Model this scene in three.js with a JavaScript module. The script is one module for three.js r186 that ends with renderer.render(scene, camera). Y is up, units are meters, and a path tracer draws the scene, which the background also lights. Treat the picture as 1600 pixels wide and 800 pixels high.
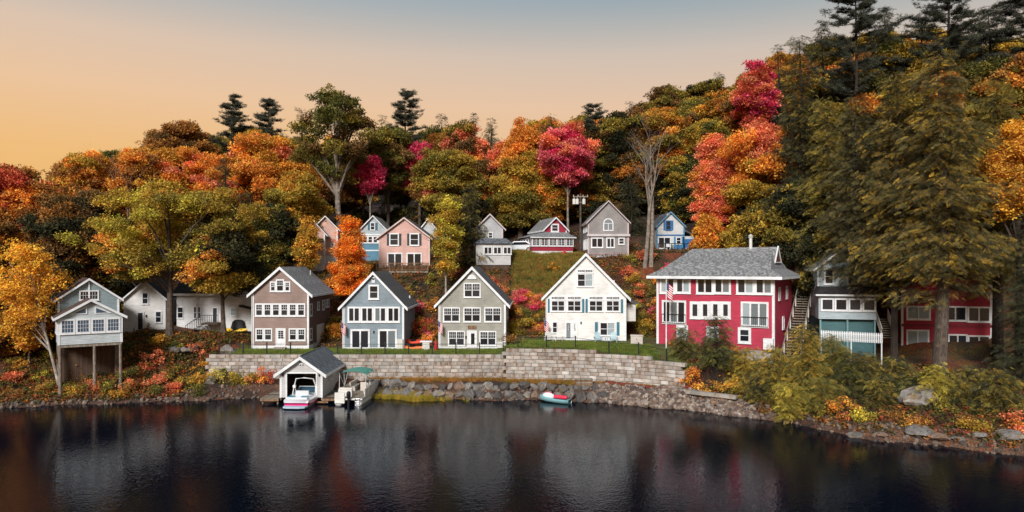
import * as THREE from 'three';
import { mergeGeometries } from 'three/addons/utils/BufferGeometryUtils.js';

// ---------------------------------------------------------------- camera, sky, sun, exposure
const EYE = 12.6, F = 1100, HORIZON = 415;                 // eye height over the lake (m), lens in pixels of the 1600 px photograph
const EXPOSURE = 3.05;
const scene = new THREE.Scene();
const camera = new THREE.PerspectiveCamera(2 * Math.atan(400 / F) * 180 / Math.PI, 2, 0.5, 3000);
camera.position.set(0, EYE, 0);
camera.lookAt(0, EYE, -100);
camera.setViewOffset(1600, 800, 0, 400 - HORIZON, 1600, 800);
scene.add(camera);
const renderer = new THREE.WebGLRenderer({ antialias: true });
renderer.toneMapping = THREE.LinearToneMapping;
renderer.toneMappingExposure = EXPOSURE;
renderer.shadowMap.enabled = true;

const lin = c => { c /= 255; return c <= 0.04045 ? c / 12.92 : Math.pow((c + 0.055) / 1.055, 2.4); };
const clamp = (v, a = 0, b = 1) => Math.min(b, Math.max(a, v));
const smooth = (a, b, v) => { const t = clamp((v - a) / (b - a)); return t * t * (3 - 2 * t); };
const lerp = (a, b, t) => a + (b - a) * t;
function table(pts, v) {
  if (v <= pts[0][0]) return pts[0][1];
  for (let i = 1; i < pts.length; i++) if (v <= pts[i][0]) return lerp(pts[i - 1][1], pts[i][1], (v - pts[i - 1][0]) / (pts[i][0] - pts[i - 1][0]));
  return pts[pts.length - 1][1];
}
function mulberry(a) { return () => { a |= 0; a = a + 0x6D2B79F5 | 0; let t = Math.imul(a ^ a >>> 15, 1 | a); t = t + Math.imul(t ^ t >>> 7, 61 | t) ^ t; return ((t ^ t >>> 14) >>> 0) / 4294967296; }; }
const rnd = mulberry(20241);
const rr = (a, b) => a + (b - a) * rnd();
const pick = a => a[Math.floor(rnd() * a.length)];

// dusk sky under thin high cloud: amber low down, rose, then slate blue
{
  const W = 1024, Hh = 512, data = new Float32Array(W * Hh * 4);
  const warm = [[-90, 200, 150, 95], [0, 237, 176, 92], [8, 240, 190, 124], [12.5, 236, 197, 158], [16.5, 220, 196, 175], [20.5, 172, 179, 183], [26, 146, 163, 175], [45, 146, 163, 176], [90, 150, 166, 178]];
  const cool = [[-90, 195, 150, 110], [0, 228, 180, 130], [8, 234, 193, 156], [12.5, 228, 196, 170], [16.5, 202, 191, 181], [20.5, 146, 165, 175], [26, 132, 154, 171], [45, 142, 161, 176], [90, 150, 166, 178]];
  const ch = (t, i) => t.map(r => [r[0], r[i]]);
  const wch = [1, 2, 3].map(i => ch(warm, i)), cch = [1, 2, 3].map(i => ch(cool, i));
  for (let j = 0; j < Hh; j++) {
    const e = ((j + 0.5) / Hh - 0.5) * 180;
    const cw = wch.map(t => lin(table(t, e))), cc = cch.map(t => lin(table(t, e)));
    for (let i = 0; i < W; i++) {
      const az = ((i + 0.5) / W - 0.5) * 2 * Math.PI, k = smooth(-0.75, 0.75, Math.cos(az)); // 0 towards -x
      for (let c = 0; c < 3; c++) data[(j * W + i) * 4 + c] = lerp(cw[c], cc[c], k) / EXPOSURE;
      data[(j * W + i) * 4 + 3] = 1;
    }
  }
  const sky = new THREE.DataTexture(data, W, Hh, THREE.RGBAFormat, THREE.FloatType);
  sky.mapping = THREE.EquirectangularReflectionMapping; sky.magFilter = sky.minFilter = THREE.LinearFilter; sky.needsUpdate = true;
  scene.background = sky; scene.environment = sky;
}
const sun = new THREE.DirectionalLight(new THREE.Color(1, 0.985, 0.97), 1.5);
sun.position.set(-25, 5 + 54, -75 + 86); sun.target.position.set(0, 5, -75);
sun.castShadow = true; sun.shadow.radius = 32;
sun.shadow.camera.left = -120; sun.shadow.camera.right = 120; sun.shadow.camera.top = 120; sun.shadow.camera.bottom = -120; sun.shadow.camera.far = 400;
sun.shadow.mapSize.set(4096, 4096);
scene.add(sun, sun.target);

// ---------------------------------------------------------------- helpers
const taken = {};
function numbered(name) { const n = taken[name] = (taken[name] ?? -1) + 1; return n ? `${name}_${String(n).padStart(3, '0')}` : name; }
function base(name, label, category, pos = [0, 0, 0], turn = 0, group) {
  const g = new THREE.Group(); g.name = numbered(name); g.position.set(...pos); g.rotation.y = turn;
  g.userData = { label, category }; if (group) g.userData.group = group;
  scene.add(g); return g;
}
function clean(g) {
  if (g.index) g = g.toNonIndexed();
  for (const k of Object.keys(g.attributes)) if (!['position', 'normal', 'uv'].includes(k)) g.deleteAttribute(k);
  if (!g.attributes.normal) g.computeVertexNormals();
  return g;
}
function boxUV(g) {                                           // uv in metres, by the way each face points
  const p = g.attributes.position, n = g.attributes.normal, uv = new Float32Array(p.count * 2);
  for (let i = 0; i < p.count; i++) {
    const ax = Math.abs(n.getX(i)), ay = Math.abs(n.getY(i)), az = Math.abs(n.getZ(i));
    if (ay > ax && ay > az) { uv[2 * i] = p.getX(i); uv[2 * i + 1] = p.getZ(i); }
    else if (ax > az) { uv[2 * i] = p.getZ(i); uv[2 * i + 1] = p.getY(i); }
    else { uv[2 * i] = p.getX(i); uv[2 * i + 1] = p.getY(i); }
  }
  g.setAttribute('uv', new THREE.BufferAttribute(uv, 2)); return g;
}
function join(list, keepUV = false) {
  const a = (Array.isArray(list) ? list : [list]).map(clean).map(g => keepUV ? g : boxUV(g));
  return a.length === 1 ? a[0] : mergeGeometries(a, false);
}
function mesh(name, geos, mat, parent, keepUV) {
  const m = new THREE.Mesh(geos.isBufferGeometry && geos.userData.ready ? geos : join(geos, keepUV), mat);
  m.name = parent ? name : numbered(name); m.castShadow = m.receiveShadow = true;
  (parent || scene).add(m); return m;
}
const box = (w, h, d, x = 0, y = 0, z = 0) => new THREE.BoxGeometry(w, h, d).translate(x, y, z);      // centred
const bar = (x0, y0, z0, x1, y1, z1) => box(Math.abs(x1 - x0), Math.abs(y1 - y0), Math.abs(z1 - z0), (x0 + x1) / 2, (y0 + y1) / 2, (z0 + z1) / 2);
const cyl = (r0, r1, h, x = 0, y = 0, z = 0, n = 10) => new THREE.CylinderGeometry(r1, r0, h, n).translate(x, y + h / 2, z); // stands on y
function rod(a, b, r, n = 6) {
  const A = new THREE.Vector3(...a), B = new THREE.Vector3(...b), d = B.clone().sub(A), l = d.length();
  return new THREE.CylinderGeometry(r, r, l, n).applyQuaternion(new THREE.Quaternion().setFromUnitVectors(new THREE.Vector3(0, 1, 0), d.normalize())).translate((a[0] + b[0]) / 2, (a[1] + b[1]) / 2, (a[2] + b[2]) / 2);
}
function taper(pts, radii, n = 7) {                           // tapered limb along points
  const pos = [], idx = [];
  const V = pts.map(p => p.isVector3 ? p : new THREE.Vector3(...p));
  let side = new THREE.Vector3(1, 0, 0.13);
  for (let i = 0; i < V.length; i++) {
    const d = V[Math.min(i + 1, V.length - 1)].clone().sub(V[Math.max(i - 1, 0)]).normalize();
    const u = side.clone().sub(d.clone().multiplyScalar(side.dot(d))); if (u.length() < 0.1) u.set(0, 0, 1).sub(d.clone().multiplyScalar(d.z)); u.normalize();
    const v = d.clone().cross(u);
    for (let k = 0; k < n; k++) { const a = k / n * Math.PI * 2, r = radii[i]; pos.push(V[i].x + (u.x * Math.cos(a) + v.x * Math.sin(a)) * r, V[i].y + (u.y * Math.cos(a) + v.y * Math.sin(a)) * r, V[i].z + (u.z * Math.cos(a) + v.z * Math.sin(a)) * r); }
    if (i) for (let k = 0; k < n; k++) { const a = (i - 1) * n + k, b = (i - 1) * n + (k + 1) % n, c = i * n + k, e = i * n + (k + 1) % n; idx.push(a, b, c, b, e, c); }
  }
  const g = new THREE.BufferGeometry(); g.setAttribute('position', new THREE.Float32BufferAttribute(pos, 3)); g.setIndex(idx); g.computeVertexNormals();
  return g;
}
function prism(pts, z0, z1) {                                 // polygon in x, y pulled along z
  const s = new THREE.Shape(pts.map(p => new THREE.Vector2(...p)));
  return new THREE.ExtrudeGeometry(s, { depth: z1 - z0, bevelEnabled: false }).translate(0, 0, z0);
}
function polys(list) {                                        // flat faces from corner lists
  const pos = [];
  for (const f of list) for (let i = 1; i + 1 < f.length; i++) pos.push(...f[0], ...f[i], ...f[i + 1]);
  const g = new THREE.BufferGeometry(); g.setAttribute('position', new THREE.Float32BufferAttribute(pos, 3)); g.computeVertexNormals(); return g;
}
const at = (px, py, D) => new THREE.Vector3((px - 800) / F * D, EYE - (py - HORIZON) / F * D, -D);

// ---------------------------------------------------------------- textures
const hash = (x, y, s = 0) => { let h = Math.imul(x | 0, 374761393) + Math.imul(y | 0, 668265263) + Math.imul(s | 0, 974634777); h = Math.imul(h ^ h >>> 13, 1274126177); return ((h ^ h >>> 16) >>> 0) / 4294967296; };
function vn(x, y, per, s = 0) { const i = Math.floor(x), j = Math.floor(y), a = x - i, b = y - j, u = a * a * (3 - 2 * a), v = b * b * (3 - 2 * b), m = (q) => ((q % per) + per) % per; return lerp(lerp(hash(m(i), m(j), s), hash(m(i + 1), m(j), s), u), lerp(hash(m(i), m(j + 1), s), hash(m(i + 1), m(j + 1), s), u), v); }
function fbm(u, v, per, oct, s = 0) { let a = 0, w = 0.5, t = 0; for (let o = 0; o < oct; o++) { a += w * vn(u * per, v * per, per, s + o); t += w; per *= 2; w *= 0.55; } return a / t; }
function tex(size, metres, fn, srgb = false) {
  const d = new Uint8Array(size * size * 4);
  for (let j = 0; j < size; j++) for (let i = 0; i < size; i++) { const c = fn((i + 0.5) / size, (j + 0.5) / size), o = (j * size + i) * 4; const q = Array.isArray(c) ? c : [c, c, c]; for (let k = 0; k < 3; k++) d[o + k] = clamp(q[k]) * 255; d[o + 3] = 255; }
  const t = new THREE.DataTexture(d, size, size); t.wrapS = t.wrapT = THREE.RepeatWrapping; t.magFilter = THREE.LinearFilter; t.minFilter = THREE.LinearMipmapLinearFilter; t.generateMipmaps = true;
  t.repeat.set(1 / metres, 1 / metres); if (srgb) t.colorSpace = THREE.SRGBColorSpace; t.needsUpdate = true; return t;
}
const sidingBump = tex(256, 1.12, (u, v) => { const r = (v * 8) % 1; return 1 - r * 0.8 - (r < 0.08 ? 0.2 : 0) + 0.04 * vn(u * 40, v * 200, 40); });
const paintMap = tex(256, 3.7, (u, v) => { const n = fbm(u, v, 4, 5, 3), g = vn(u * 8, v * 64, 64, 9); const q = 0.78 + 0.24 * n + 0.08 * (g - 0.5); return [q, q * 0.995, q * 0.985]; }, true);
const shingleMap = tex(256, 2.2, (u, v) => { const row = Math.floor(v * 16), t = Math.floor(u * 11 + (row % 2) * 0.5 + hash(row, 1) * 0.4); const n = hash(t % 11, row, 5), f = fbm(u, v, 6, 4, 8), e = (v * 16) % 1; const q = 0.56 + 0.26 * n + 0.26 * (f - 0.4) - (e < 0.14 ? 0.22 : 0); return [q, q, q * 1.01]; }, true);
const shingleBump = tex(256, 2.2, (u, v) => { const e = (v * 16) % 1; return 1 - e + 0.2 * fbm(u, v, 32, 2, 2); });
const stoneMap = tex(512, 4.1, (u, v) => { const a = fbm(u, v, 5, 6, 11), b = fbm(u, v, 9, 5, 31), st = smooth(0.52, 0.72, b); const q = 0.62 + 0.45 * a; return [q * lerp(1, 0.86, st), q * lerp(0.99, 0.76, st), q * lerp(0.97, 0.68, st)]; }, true);
const stoneBump = tex(256, 1.3, (u, v) => fbm(u, v, 6, 5, 21));
const barkMap = tex(256, 1.6, (u, v) => { const a = fbm(u, v * 0.4, 12, 5, 41), b = vn(u * 30, v * 6, 30, 5); const q = 0.4 + 0.5 * a + 0.25 * (b - 0.5); return [q, q * 0.97, q * 0.93]; }, true);
const woodMap = tex(256, 1.5, (u, v) => { const b = vn(u * 40, v * 4, 40, 7), p = hash(Math.floor(u * 10), 0, 3), e = (u * 10) % 1; const q = 0.62 + 0.2 * b + 0.2 * p - (e < 0.06 ? 0.35 : 0); return [q, q * 0.97, q * 0.92]; }, true);
const litterMap = tex(1024, 9, (u, v) => {
  const a = fbm(u, v, 8, 6, 51), b = vn(u * 150, v * 150, 150, 61), c = vn(u * 96, v * 96, 96, 71), h = hash(Math.floor(u * 300), Math.floor(v * 300), 4);
  let q = 0.3 + 0.5 * a + 0.35 * (b - 0.5) + 0.2 * (h - 0.5); const o = smooth(0.55, 0.8, c);
  return [q * lerp(1, 1.5, o), q * lerp(0.95, 1.0, o), q * lerp(0.9, 0.62, o)];
}, true);
const litterBump = tex(512, 3, (u, v) => fbm(u, v, 20, 4, 81));
const waterBump = tex(1024, 16, (u, v) => {
  const a = fbm(u, v, 10, 2, 91), b = fbm(u, v, 48, 2, 95), c = vn(u * 160, v * 160, 160, 99), d = vn(u * 400, v * 400, 400, 97);
  return 0.26 * a + 0.32 * b + 0.28 * c + 0.14 * d;
});
const windMap = tex(512, 70, (u, v) => { const a = fbm(u, v, 4, 5, 131); const q = 0.35 + 0.65 * smooth(0.35, 0.68, a); return [q, q, q]; });
const rockMap = tex(512, 2.4, (u, v) => { const a = fbm(u, v, 4, 6, 101), b = fbm(u, v, 7, 5, 111); const q = 0.35 + 0.75 * a, w = smooth(0.55, 0.75, b); return [q * lerp(1, 0.8, w), q * lerp(0.985, 0.7, w), q * lerp(0.97, 0.55, w)]; }, true);

// ---------------------------------------------------------------- materials
const col = (r, g, b) => new THREE.Color(lin(r), lin(g), lin(b));   // paint chips given as sRGB bytes
const std = (c, o = {}) => new THREE.MeshStandardMaterial({ color: c, roughness: 0.75, ...o });
const phy = (c, o = {}) => new THREE.MeshPhysicalMaterial({ color: c, roughness: 0.5, ...o });
const siding = (r, g, b, rough = 0.7) => std(col(r, g, b), { map: paintMap, bumpMap: sidingBump, bumpScale: 0.02, roughness: rough });
const shingled = (r, g, b) => std(col(r, g, b), { map: shingleMap, bumpMap: shingleBump, bumpScale: 0.015, roughness: 0.9 });
const paint = (r, g, b, o = {}) => std(col(r, g, b), { map: paintMap, roughness: 0.55, ...o });
const M = {
  white: paint(232, 233, 235), offwhite: paint(215, 212, 206), blackMetal: std(col(28, 28, 30), { roughness: 0.45, metalness: 0.3 }),
  concrete: std(col(176, 170, 162), { map: stoneMap, bumpMap: stoneBump, bumpScale: 0.01, roughness: 0.95 }),
  wood: std(col(150, 118, 92), { map: woodMap, roughness: 0.85 }), greyWood: std(col(160, 152, 142), { map: woodMap, roughness: 0.9 }),
  darkWood: std(col(92, 72, 58), { map: woodMap, roughness: 0.9 }),
  roofGrey: shingled(170, 169, 167), roofDark: shingled(112, 108, 108), roofBlack: shingled(52, 48, 50), roofBrown: shingled(112, 82, 70), roofSlate: shingled(130, 136, 142),
  glass: [0, 1, 2].map(i => phy(new THREE.Color(0.012 + 0.006 * i, 0.014 + 0.007 * i, 0.018 + 0.008 * i), { roughness: 0.06 + 0.05 * i, ior: 1.5 })),
  glassBlue: phy(new THREE.Color(0.05, 0.08, 0.12), { roughness: 0.08 }),
  clearGlass: phy(new THREE.Color(0.92, 0.95, 0.96), { roughness: 0.03, transmission: 1, thickness: 0 }),
  curtain: std(col(176, 180, 180), { roughness: 1 }), curtainGrey: std(col(120, 124, 126), { roughness: 1 }),
  bark: std(col(122, 108, 98), { map: barkMap, roughness: 1 }), barkDark: std(col(74, 62, 54), { map: barkMap, roughness: 1 }), barkPale: std(col(188, 176, 164), { map: barkMap, roughness: 1 }), barkBirch: std(col(222, 214, 206), { map: barkMap, roughness: 0.9 }),
  rock: [col(150, 146, 144), col(132, 127, 124), col(172, 166, 162), col(108, 104, 104), col(166, 140, 124)].map(c => std(c, { map: rockMap, bumpMap: stoneBump, bumpScale: 0.03, roughness: 0.95 })),
  chrome: std(col(205, 208, 212), { metalness: 1, roughness: 0.25 }),
};
// ---------------------------------------------------------------- the lie of the land
const SHORE = [[-400, 60], [-60, 61], [-45.4, 62.4], [-35.2, 64.5], [-28.2, 66], [-23, 67.2], [-12.2, 67.2], [-5.9, 66], [0, 66], [5.9, 65.4], [11.6, 63.4], [16.4, 60.6], [19.6, 58.8], [22.7, 55.4], [25.7, 51.3], [29.3, 49.3], [34, 46.7], [60, 38], [120, 30], [400, 20]];
const shoreD = x => table(SHORE, x) + 0.35 * Math.sin(x * 0.9) + 0.2 * Math.sin(x * 2.3 + 1);
const WALL_LEFT_D = 71;
const WALL_R = [[-0.6, 70.25], [3, 69.9], [6.3, 69.3], [9.5, 68.3], [12.2, 67.2], [14, 66.1], [15.6, 64.9]];
const wallD = x => x < -0.5 ? WALL_LEFT_D : table(WALL_R, x);
const wallTop = x => x < -0.6 ? 3.62 : table([[-0.6, 4.46], [7.5, 4.46], [9.8, 4.04], [13, 4.04], [13.01, 3.62], [15.6, 3.62]], x);
const leftP = [[-8, -4], [0, 0], [2, 0.5], [6, 1.4], [9, 3.2], [13, 4.7], [18, 5.1], [22, 5.6], [30, 8], [45, 13.5], [90, 26], [150, 36], [400, 46]];
const rightP = [[-8, -4], [0, 0], [1.5, 0.7], [6, 1.8], [12, 2.6], [18, 3.3], [24, 4.1], [29, 6], [36, 11], [50, 20], [90, 38], [150, 52], [400, 62]];
function bumps(x, D) { return 0.25 * Math.sin(x * 0.31 + D * 0.17) + 0.18 * Math.sin(x * 0.71 - D * 0.43 + 2) + 0.1 * Math.sin(x * 1.7 + D * 1.3); }
function centreH(x, D) {
  const sd = shoreD(x), s = D - sd, wd = wallD(x);
  if (s < 0) return Math.max(-4, s * 0.5);
  const foot = 1.2;
  if (D < wd + 0.12) return lerp(s < 2 ? 0.42 * s : 0.84, foot, smooth(0.8, Math.max(2.6, wd - sd), s));
  const top = wallTop(x) - 0.1;
  if (D < wd + 0.5) return lerp(foot, top, (D - wd - 0.12) / 0.38);
  const lvl = lerp(3.55, 4.5, smooth(-1.2, 1.2, x));
  const yard = lerp(top, lvl, smooth(wd + 0.6, wd + 5, D));
  const back = table([[79, 0], [84, 1.8], [88, 4.5], [92, 7.6], [95.5, 9.6], [102, 10.4], [112, 13.2], [150, 24.5], [230, 38], [500, 46]], D - 1.5 * smooth(6, -8, x) * 0) * (1 - 0.12 * smooth(-5, -25, x));
  return yard + back + smooth(4, 40, x) * Math.max(0, D - 100) * 0.14;
}
function landH(x, D) {
  const s = D - shoreD(x), soft = smooth(1.5, 6, s);
  const k = 9 * smooth(72, 88, D), wl = smooth(-28, -31.5, x), wr = smooth(17.5 + k, 25 + k * 1.3, x);
  let h = 0; if (wl < 1 && wr < 1) h = centreH(clamp(x, -31, 37), D);
  if (wl > 0) h = lerp(h, table(leftP, s) + bumps(x, D) * soft, wl);
  if (wr > 0) h = lerp(h, table(rightP, s) + bumps(x, D) * soft, wr);
  if (D > 82) h += bumps(x * 0.6, D * 0.6) * 1.2 * smooth(82, 90, D) * smooth(0, 1, Math.abs(wl + wr - 1) + 0.3);
  return h;
}
{
  const xs = [], ds = [];
  for (let x = -600; x < -66; x += 30) xs.push(x); for (let x = -66; x < -34; x += 1.2) xs.push(x); for (let x = -34; x < 36; x += 0.55) xs.push(x); for (let x = 36; x < 80; x += 1.5) xs.push(x); for (let x = 80; x <= 620; x += 30) xs.push(x);
  for (let d = -600; d < 24; d += 60) ds.push(d); for (let d = 24; d < 57; d += 1.2) ds.push(d); for (let d = 57; d < 74; d += 0.3) ds.push(d); for (let d = 74; d < 110; d += 0.9) ds.push(d); for (let d = 110; d < 240; d += 5) ds.push(d); for (let d = 240; d <= 900; d += 50) ds.push(d);
  const pos = [], colr = [], uv = [], idx = [];
  const litter = [lin(112), lin(82), lin(62)], grass = [lin(118), lin(112), lin(52)], lawn = [lin(110), lin(136), lin(56)], rust = [lin(170), lin(98), lin(56)], soil = [lin(70), lin(56), lin(46)], gravel = [lin(150), lin(126), lin(112)];
  const mix = (a, b, t) => a.map((v, i) => lerp(v, b[i], t));
  for (const d of ds) for (const x of xs) {
    const h = landH(x, d); pos.push(x, h, -d); uv.push(x, d);
    const n1 = vn(x * 0.25 + 500, d * 0.25 + 500, 100000, 7), n2 = vn(x * 0.9 + 900, d * 0.9 + 700, 100000, 8), n3 = vn(x * 0.5 + 90, d * 0.5 + 70, 100000, 18);
    let c = mix(mix(litter, rust, smooth(0.45, 0.85, n2)), soil, smooth(0.5, 0.8, n1));
    c = mix(c, grass, smooth(0.45, 0.75, n3) * 0.7);
    const inYard = x > -30 && x < 17, wd = wallD(x), s = d - shoreD(x);
    if (inYard && d > wd && d < 80) c = mix(lawn, grass, smooth(0.35, 0.9, n2));
    if (inYard && d >= 86 && d < 102 && x > 0 && x < 9) c = mix(mix(grass, lawn, 0.4), rust, smooth(0.55, 0.8, n2) * 0.5);
    if (d > 104) c = mix(soil, litter, n2 * 0.6);
    if (s < 2.2) c = mix(gravel, soil, n2 * 0.8);
    colr.push(...c);
  }
  const nx = xs.length;
  for (let j = 0; j + 1 < ds.length; j++) for (let i = 0; i + 1 < nx; i++) { const a = j * nx + i; idx.push(a, a + 1, a + nx, a + 1, a + nx + 1, a + nx); }
  const g = new THREE.BufferGeometry(); g.setAttribute('position', new THREE.Float32BufferAttribute(pos, 3)); g.setAttribute('color', new THREE.Float32BufferAttribute(colr, 3)); g.setAttribute('uv', new THREE.Float32BufferAttribute(uv, 2)); g.setIndex(idx); g.computeVertexNormals();
  const m = new THREE.Mesh(g, new THREE.MeshStandardMaterial({ vertexColors: true, map: litterMap, bumpMap: litterBump, bumpScale: 0.08, roughness: 1 }));
  m.name = 'terrain'; m.userData = { kind: 'structure', label: 'wooded hillside of leaf litter and grass rising from the lake', category: 'terrain' }; m.receiveShadow = m.castShadow = true; scene.add(m);
}
{ // lake
  const g = new THREE.PlaneGeometry(1400, 1000).rotateX(-Math.PI / 2).translate(0, 0, 370);
  const p = g.attributes.position, uv = g.attributes.uv; for (let i = 0; i < p.count; i++) uv.setXY(i, p.getX(i), p.getZ(i));
  const m = new THREE.Mesh(g, new THREE.MeshPhysicalMaterial({ color: new THREE.Color(0.0013, 0.0036, 0.0085), roughness: 0.08, roughnessMap: windMap, ior: 1.33, specularIntensity: 0.4, specularColor: new THREE.Color(0.58, 0.79, 1), bumpMap: waterBump, bumpScale: 0.013 }));
  m.name = 'lake_water'; m.userData = { kind: 'structure', label: 'dark lake rippled by rain with reflections of the houses', category: 'water' }; m.receiveShadow = true; scene.add(m);
}

// ---------------------------------------------------------------- houses
const Z = { // crops of the photograph: pixel of the crop to pixel of the photograph
  1: (x, y) => [x / 2.857, 380 + y / 2.857], 2: (x, y) => [370 + x / 3.078, 400 + y / 3.078], 3: (x, y) => [660 + x / 2.857, 380 + y / 2.857], 4: (x, y) => [980 + x / 2.668, 370 + y / 2.668],
  5: (x, y) => [1220 + x / 2.353, 380 + y / 2.353], 6: (x, y) => [450 + x / 4.446, 300 + y / 4.446], 7: (x, y) => [740 + x / 4.2105, 280 + y / 4.2105], 8: (x, y) => [400 + x / 6.154, 530 + y / 6.154], 0: (x, y) => [x, y],
};
const R = d => d * Math.PI / 180;
// a vertical plane through a point, turned by yaw: where a sight line through (px, py) meets it, in metres right of / above the point
function onPlane(P, yaw, px, py) {
  const n = new THREE.Vector3(Math.sin(yaw), 0, Math.cos(yaw)), r = new THREE.Vector3(Math.cos(yaw), 0, -Math.sin(yaw));
  const C = new THREE.Vector3(0, EYE, 0), d = new THREE.Vector3((px - 800) / F, (HORIZON - py) / F, -1);
  const t = P.clone().sub(C).dot(n) / d.dot(n), q = C.addScaledVector(d, t).sub(P);
  return [q.dot(r), q.y];
}
const GEO = {};
const shared = (key, make) => GEO[key] ??= (() => { const g = join(make()); g.userData.ready = true; return g; })();
const q2 = v => Math.round(v * 20) / 20;
// a window: casing with mullions, its panes as sub-parts. units side by side, two sashes each unless fixed
function makeWindow(parent, x, y, w, h, o = {}) {
  const { units = 1, casing = 0.13, trim = M.white, sash = true, grid = 0, curtain = 0, name = 'window', glass = null, z = 0, turn = 0, pos = null } = o;
  w = q2(w); h = q2(h);
  const key = [w, h, units, casing, sash, grid].join('_'), uw = (w - casing) / units;
  const frame = shared('win' + key, () => {
    const g = [bar(-w / 2, h / 2 - casing, -0.03, w / 2, h / 2, 0.09), bar(-w / 2, -h / 2, -0.03, w / 2, -h / 2 + casing, 0.09)];
    for (let i = 0; i <= units; i++) { const cx = -w / 2 + casing / 2 + i * uw, cw = (i === 0 || i === units) ? casing : casing * 0.8; g.push(bar(cx - cw / 2, -h / 2 + casing, -0.03, cx + cw / 2, h / 2 - casing, 0.088)); }
    g.push(bar(-w / 2 - 0.05, -h / 2 - 0.05, -0.02, w / 2 + 0.05, -h / 2 - 0.001, 0.13));
    const ih = h - 2 * casing;
    for (let i = 0; i < units; i++) {
      const x0 = -w / 2 + casing + i * uw, x1 = -w / 2 + (i + 1) * uw;
      if (sash) g.push(bar(x0, -0.03, 0, x1, 0.03, 0.07));
      if (grid) { const cols = grid, up = sash ? [0.03, h / 2 - casing] : [-h / 2 + casing, h / 2 - casing]; for (let c = 1; c < cols; c++) { const xx = lerp(x0, x1, c / cols); g.push(bar(xx - 0.014, up[0], 0, xx + 0.014, up[1], 0.055)); } const rows = sash ? 2 : Math.max(2, Math.round(ih / 0.35)); for (let r = 1; r < rows; r++) { const yy = lerp(up[0], up[1], r / rows); g.push(bar(x0, yy - 0.014, 0, x1, yy + 0.014, 0.054)); } }
    }
    return g;
  });
  const m = mesh(name, frame, trim, parent); if (pos) m.position.set(...pos); else m.position.set(x, y, z); m.rotation.y = turn;
  for (let i = 0; i < units; i++) {
    const x0 = -w / 2 + casing + i * uw, x1 = -w / 2 + (i + 1) * uw, cx = (x0 + x1) / 2, pw = x1 - x0 + 0.02;
    const hs = sash ? [[-h / 2 + casing, 0], [0, h / 2 - casing]] : [[-h / 2 + casing, h / 2 - casing]];
    const drawn = rnd() < curtain;
    for (const [y0, y1] of hs) {
      const ph = q2(y1 - y0) + 0.02; const pg = shared(`pane${q2(pw)}_${ph}`, () => box(q2(pw), ph, 0.012));
      const p = mesh('pane', pg, drawn ? M.clearGlass : (glass || pick(M.glass)), m); p.position.set(cx, (y0 + y1) / 2, drawn ? 0.045 : 0.035);
      p.scale.set(pw / q2(pw), (y1 - y0 + 0.01) / ph, 1);
    }
    if (drawn) { const c = mesh('curtain', shared(`cur${q2(pw)}_${q2(h)}`, () => box(q2(pw), q2(h) - casing, 0.01)), rnd() < 0.5 ? M.curtain : M.curtainGrey, m); c.position.set(cx, 0, 0.02); c.scale.x = pw / q2(pw) * 0.98; }
  }
  return m;
}
function makeDoor(parent, x, y0, w, h, o = {}) {
  const { mat = M.white, lights = true, trim = M.white, z = 0, pos = null, turn = 0 } = o, cas = 0.12;
  const d = mesh('door', [bar(-w / 2, h - cas, -0.03, w / 2, h, 0.09), bar(-w / 2, 0, -0.03, -w / 2 + cas, h - cas, 0.09), bar(w / 2 - cas, 0, -0.03, w / 2, h - cas, 0.09)], trim, parent);
  if (pos) d.position.set(...pos); else d.position.set(x, y0, z); d.rotation.y = turn;
  mesh('door_leaf', bar(-w / 2 + cas, 0.02, 0, w / 2 - cas, h - cas, 0.04), mat, d);
  if (lights) { mesh('pane', bar(-w / 2 + cas + 0.15, h * 0.45, 0.03, w / 2 - cas - 0.15, h - cas - 0.15, 0.05), pick(M.glass), d); mesh('muntin', [bar(-0.015, h * 0.45, 0.04, 0.015, h - cas - 0.15, 0.062), ...[0.25, 0.5, 0.75].map(t => { const yy = lerp(h * 0.45, h - cas - 0.15, t); return bar(-w / 2 + cas + 0.15, yy - 0.012, 0.04, w / 2 - cas - 0.15, yy + 0.012, 0.06); })], trim, d); }
  mesh('handle', [box(0.03, 0.12, 0.06, w / 2 - cas - 0.09, 1.0, 0.07)], M.blackMetal, d);
  return d;
}
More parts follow.
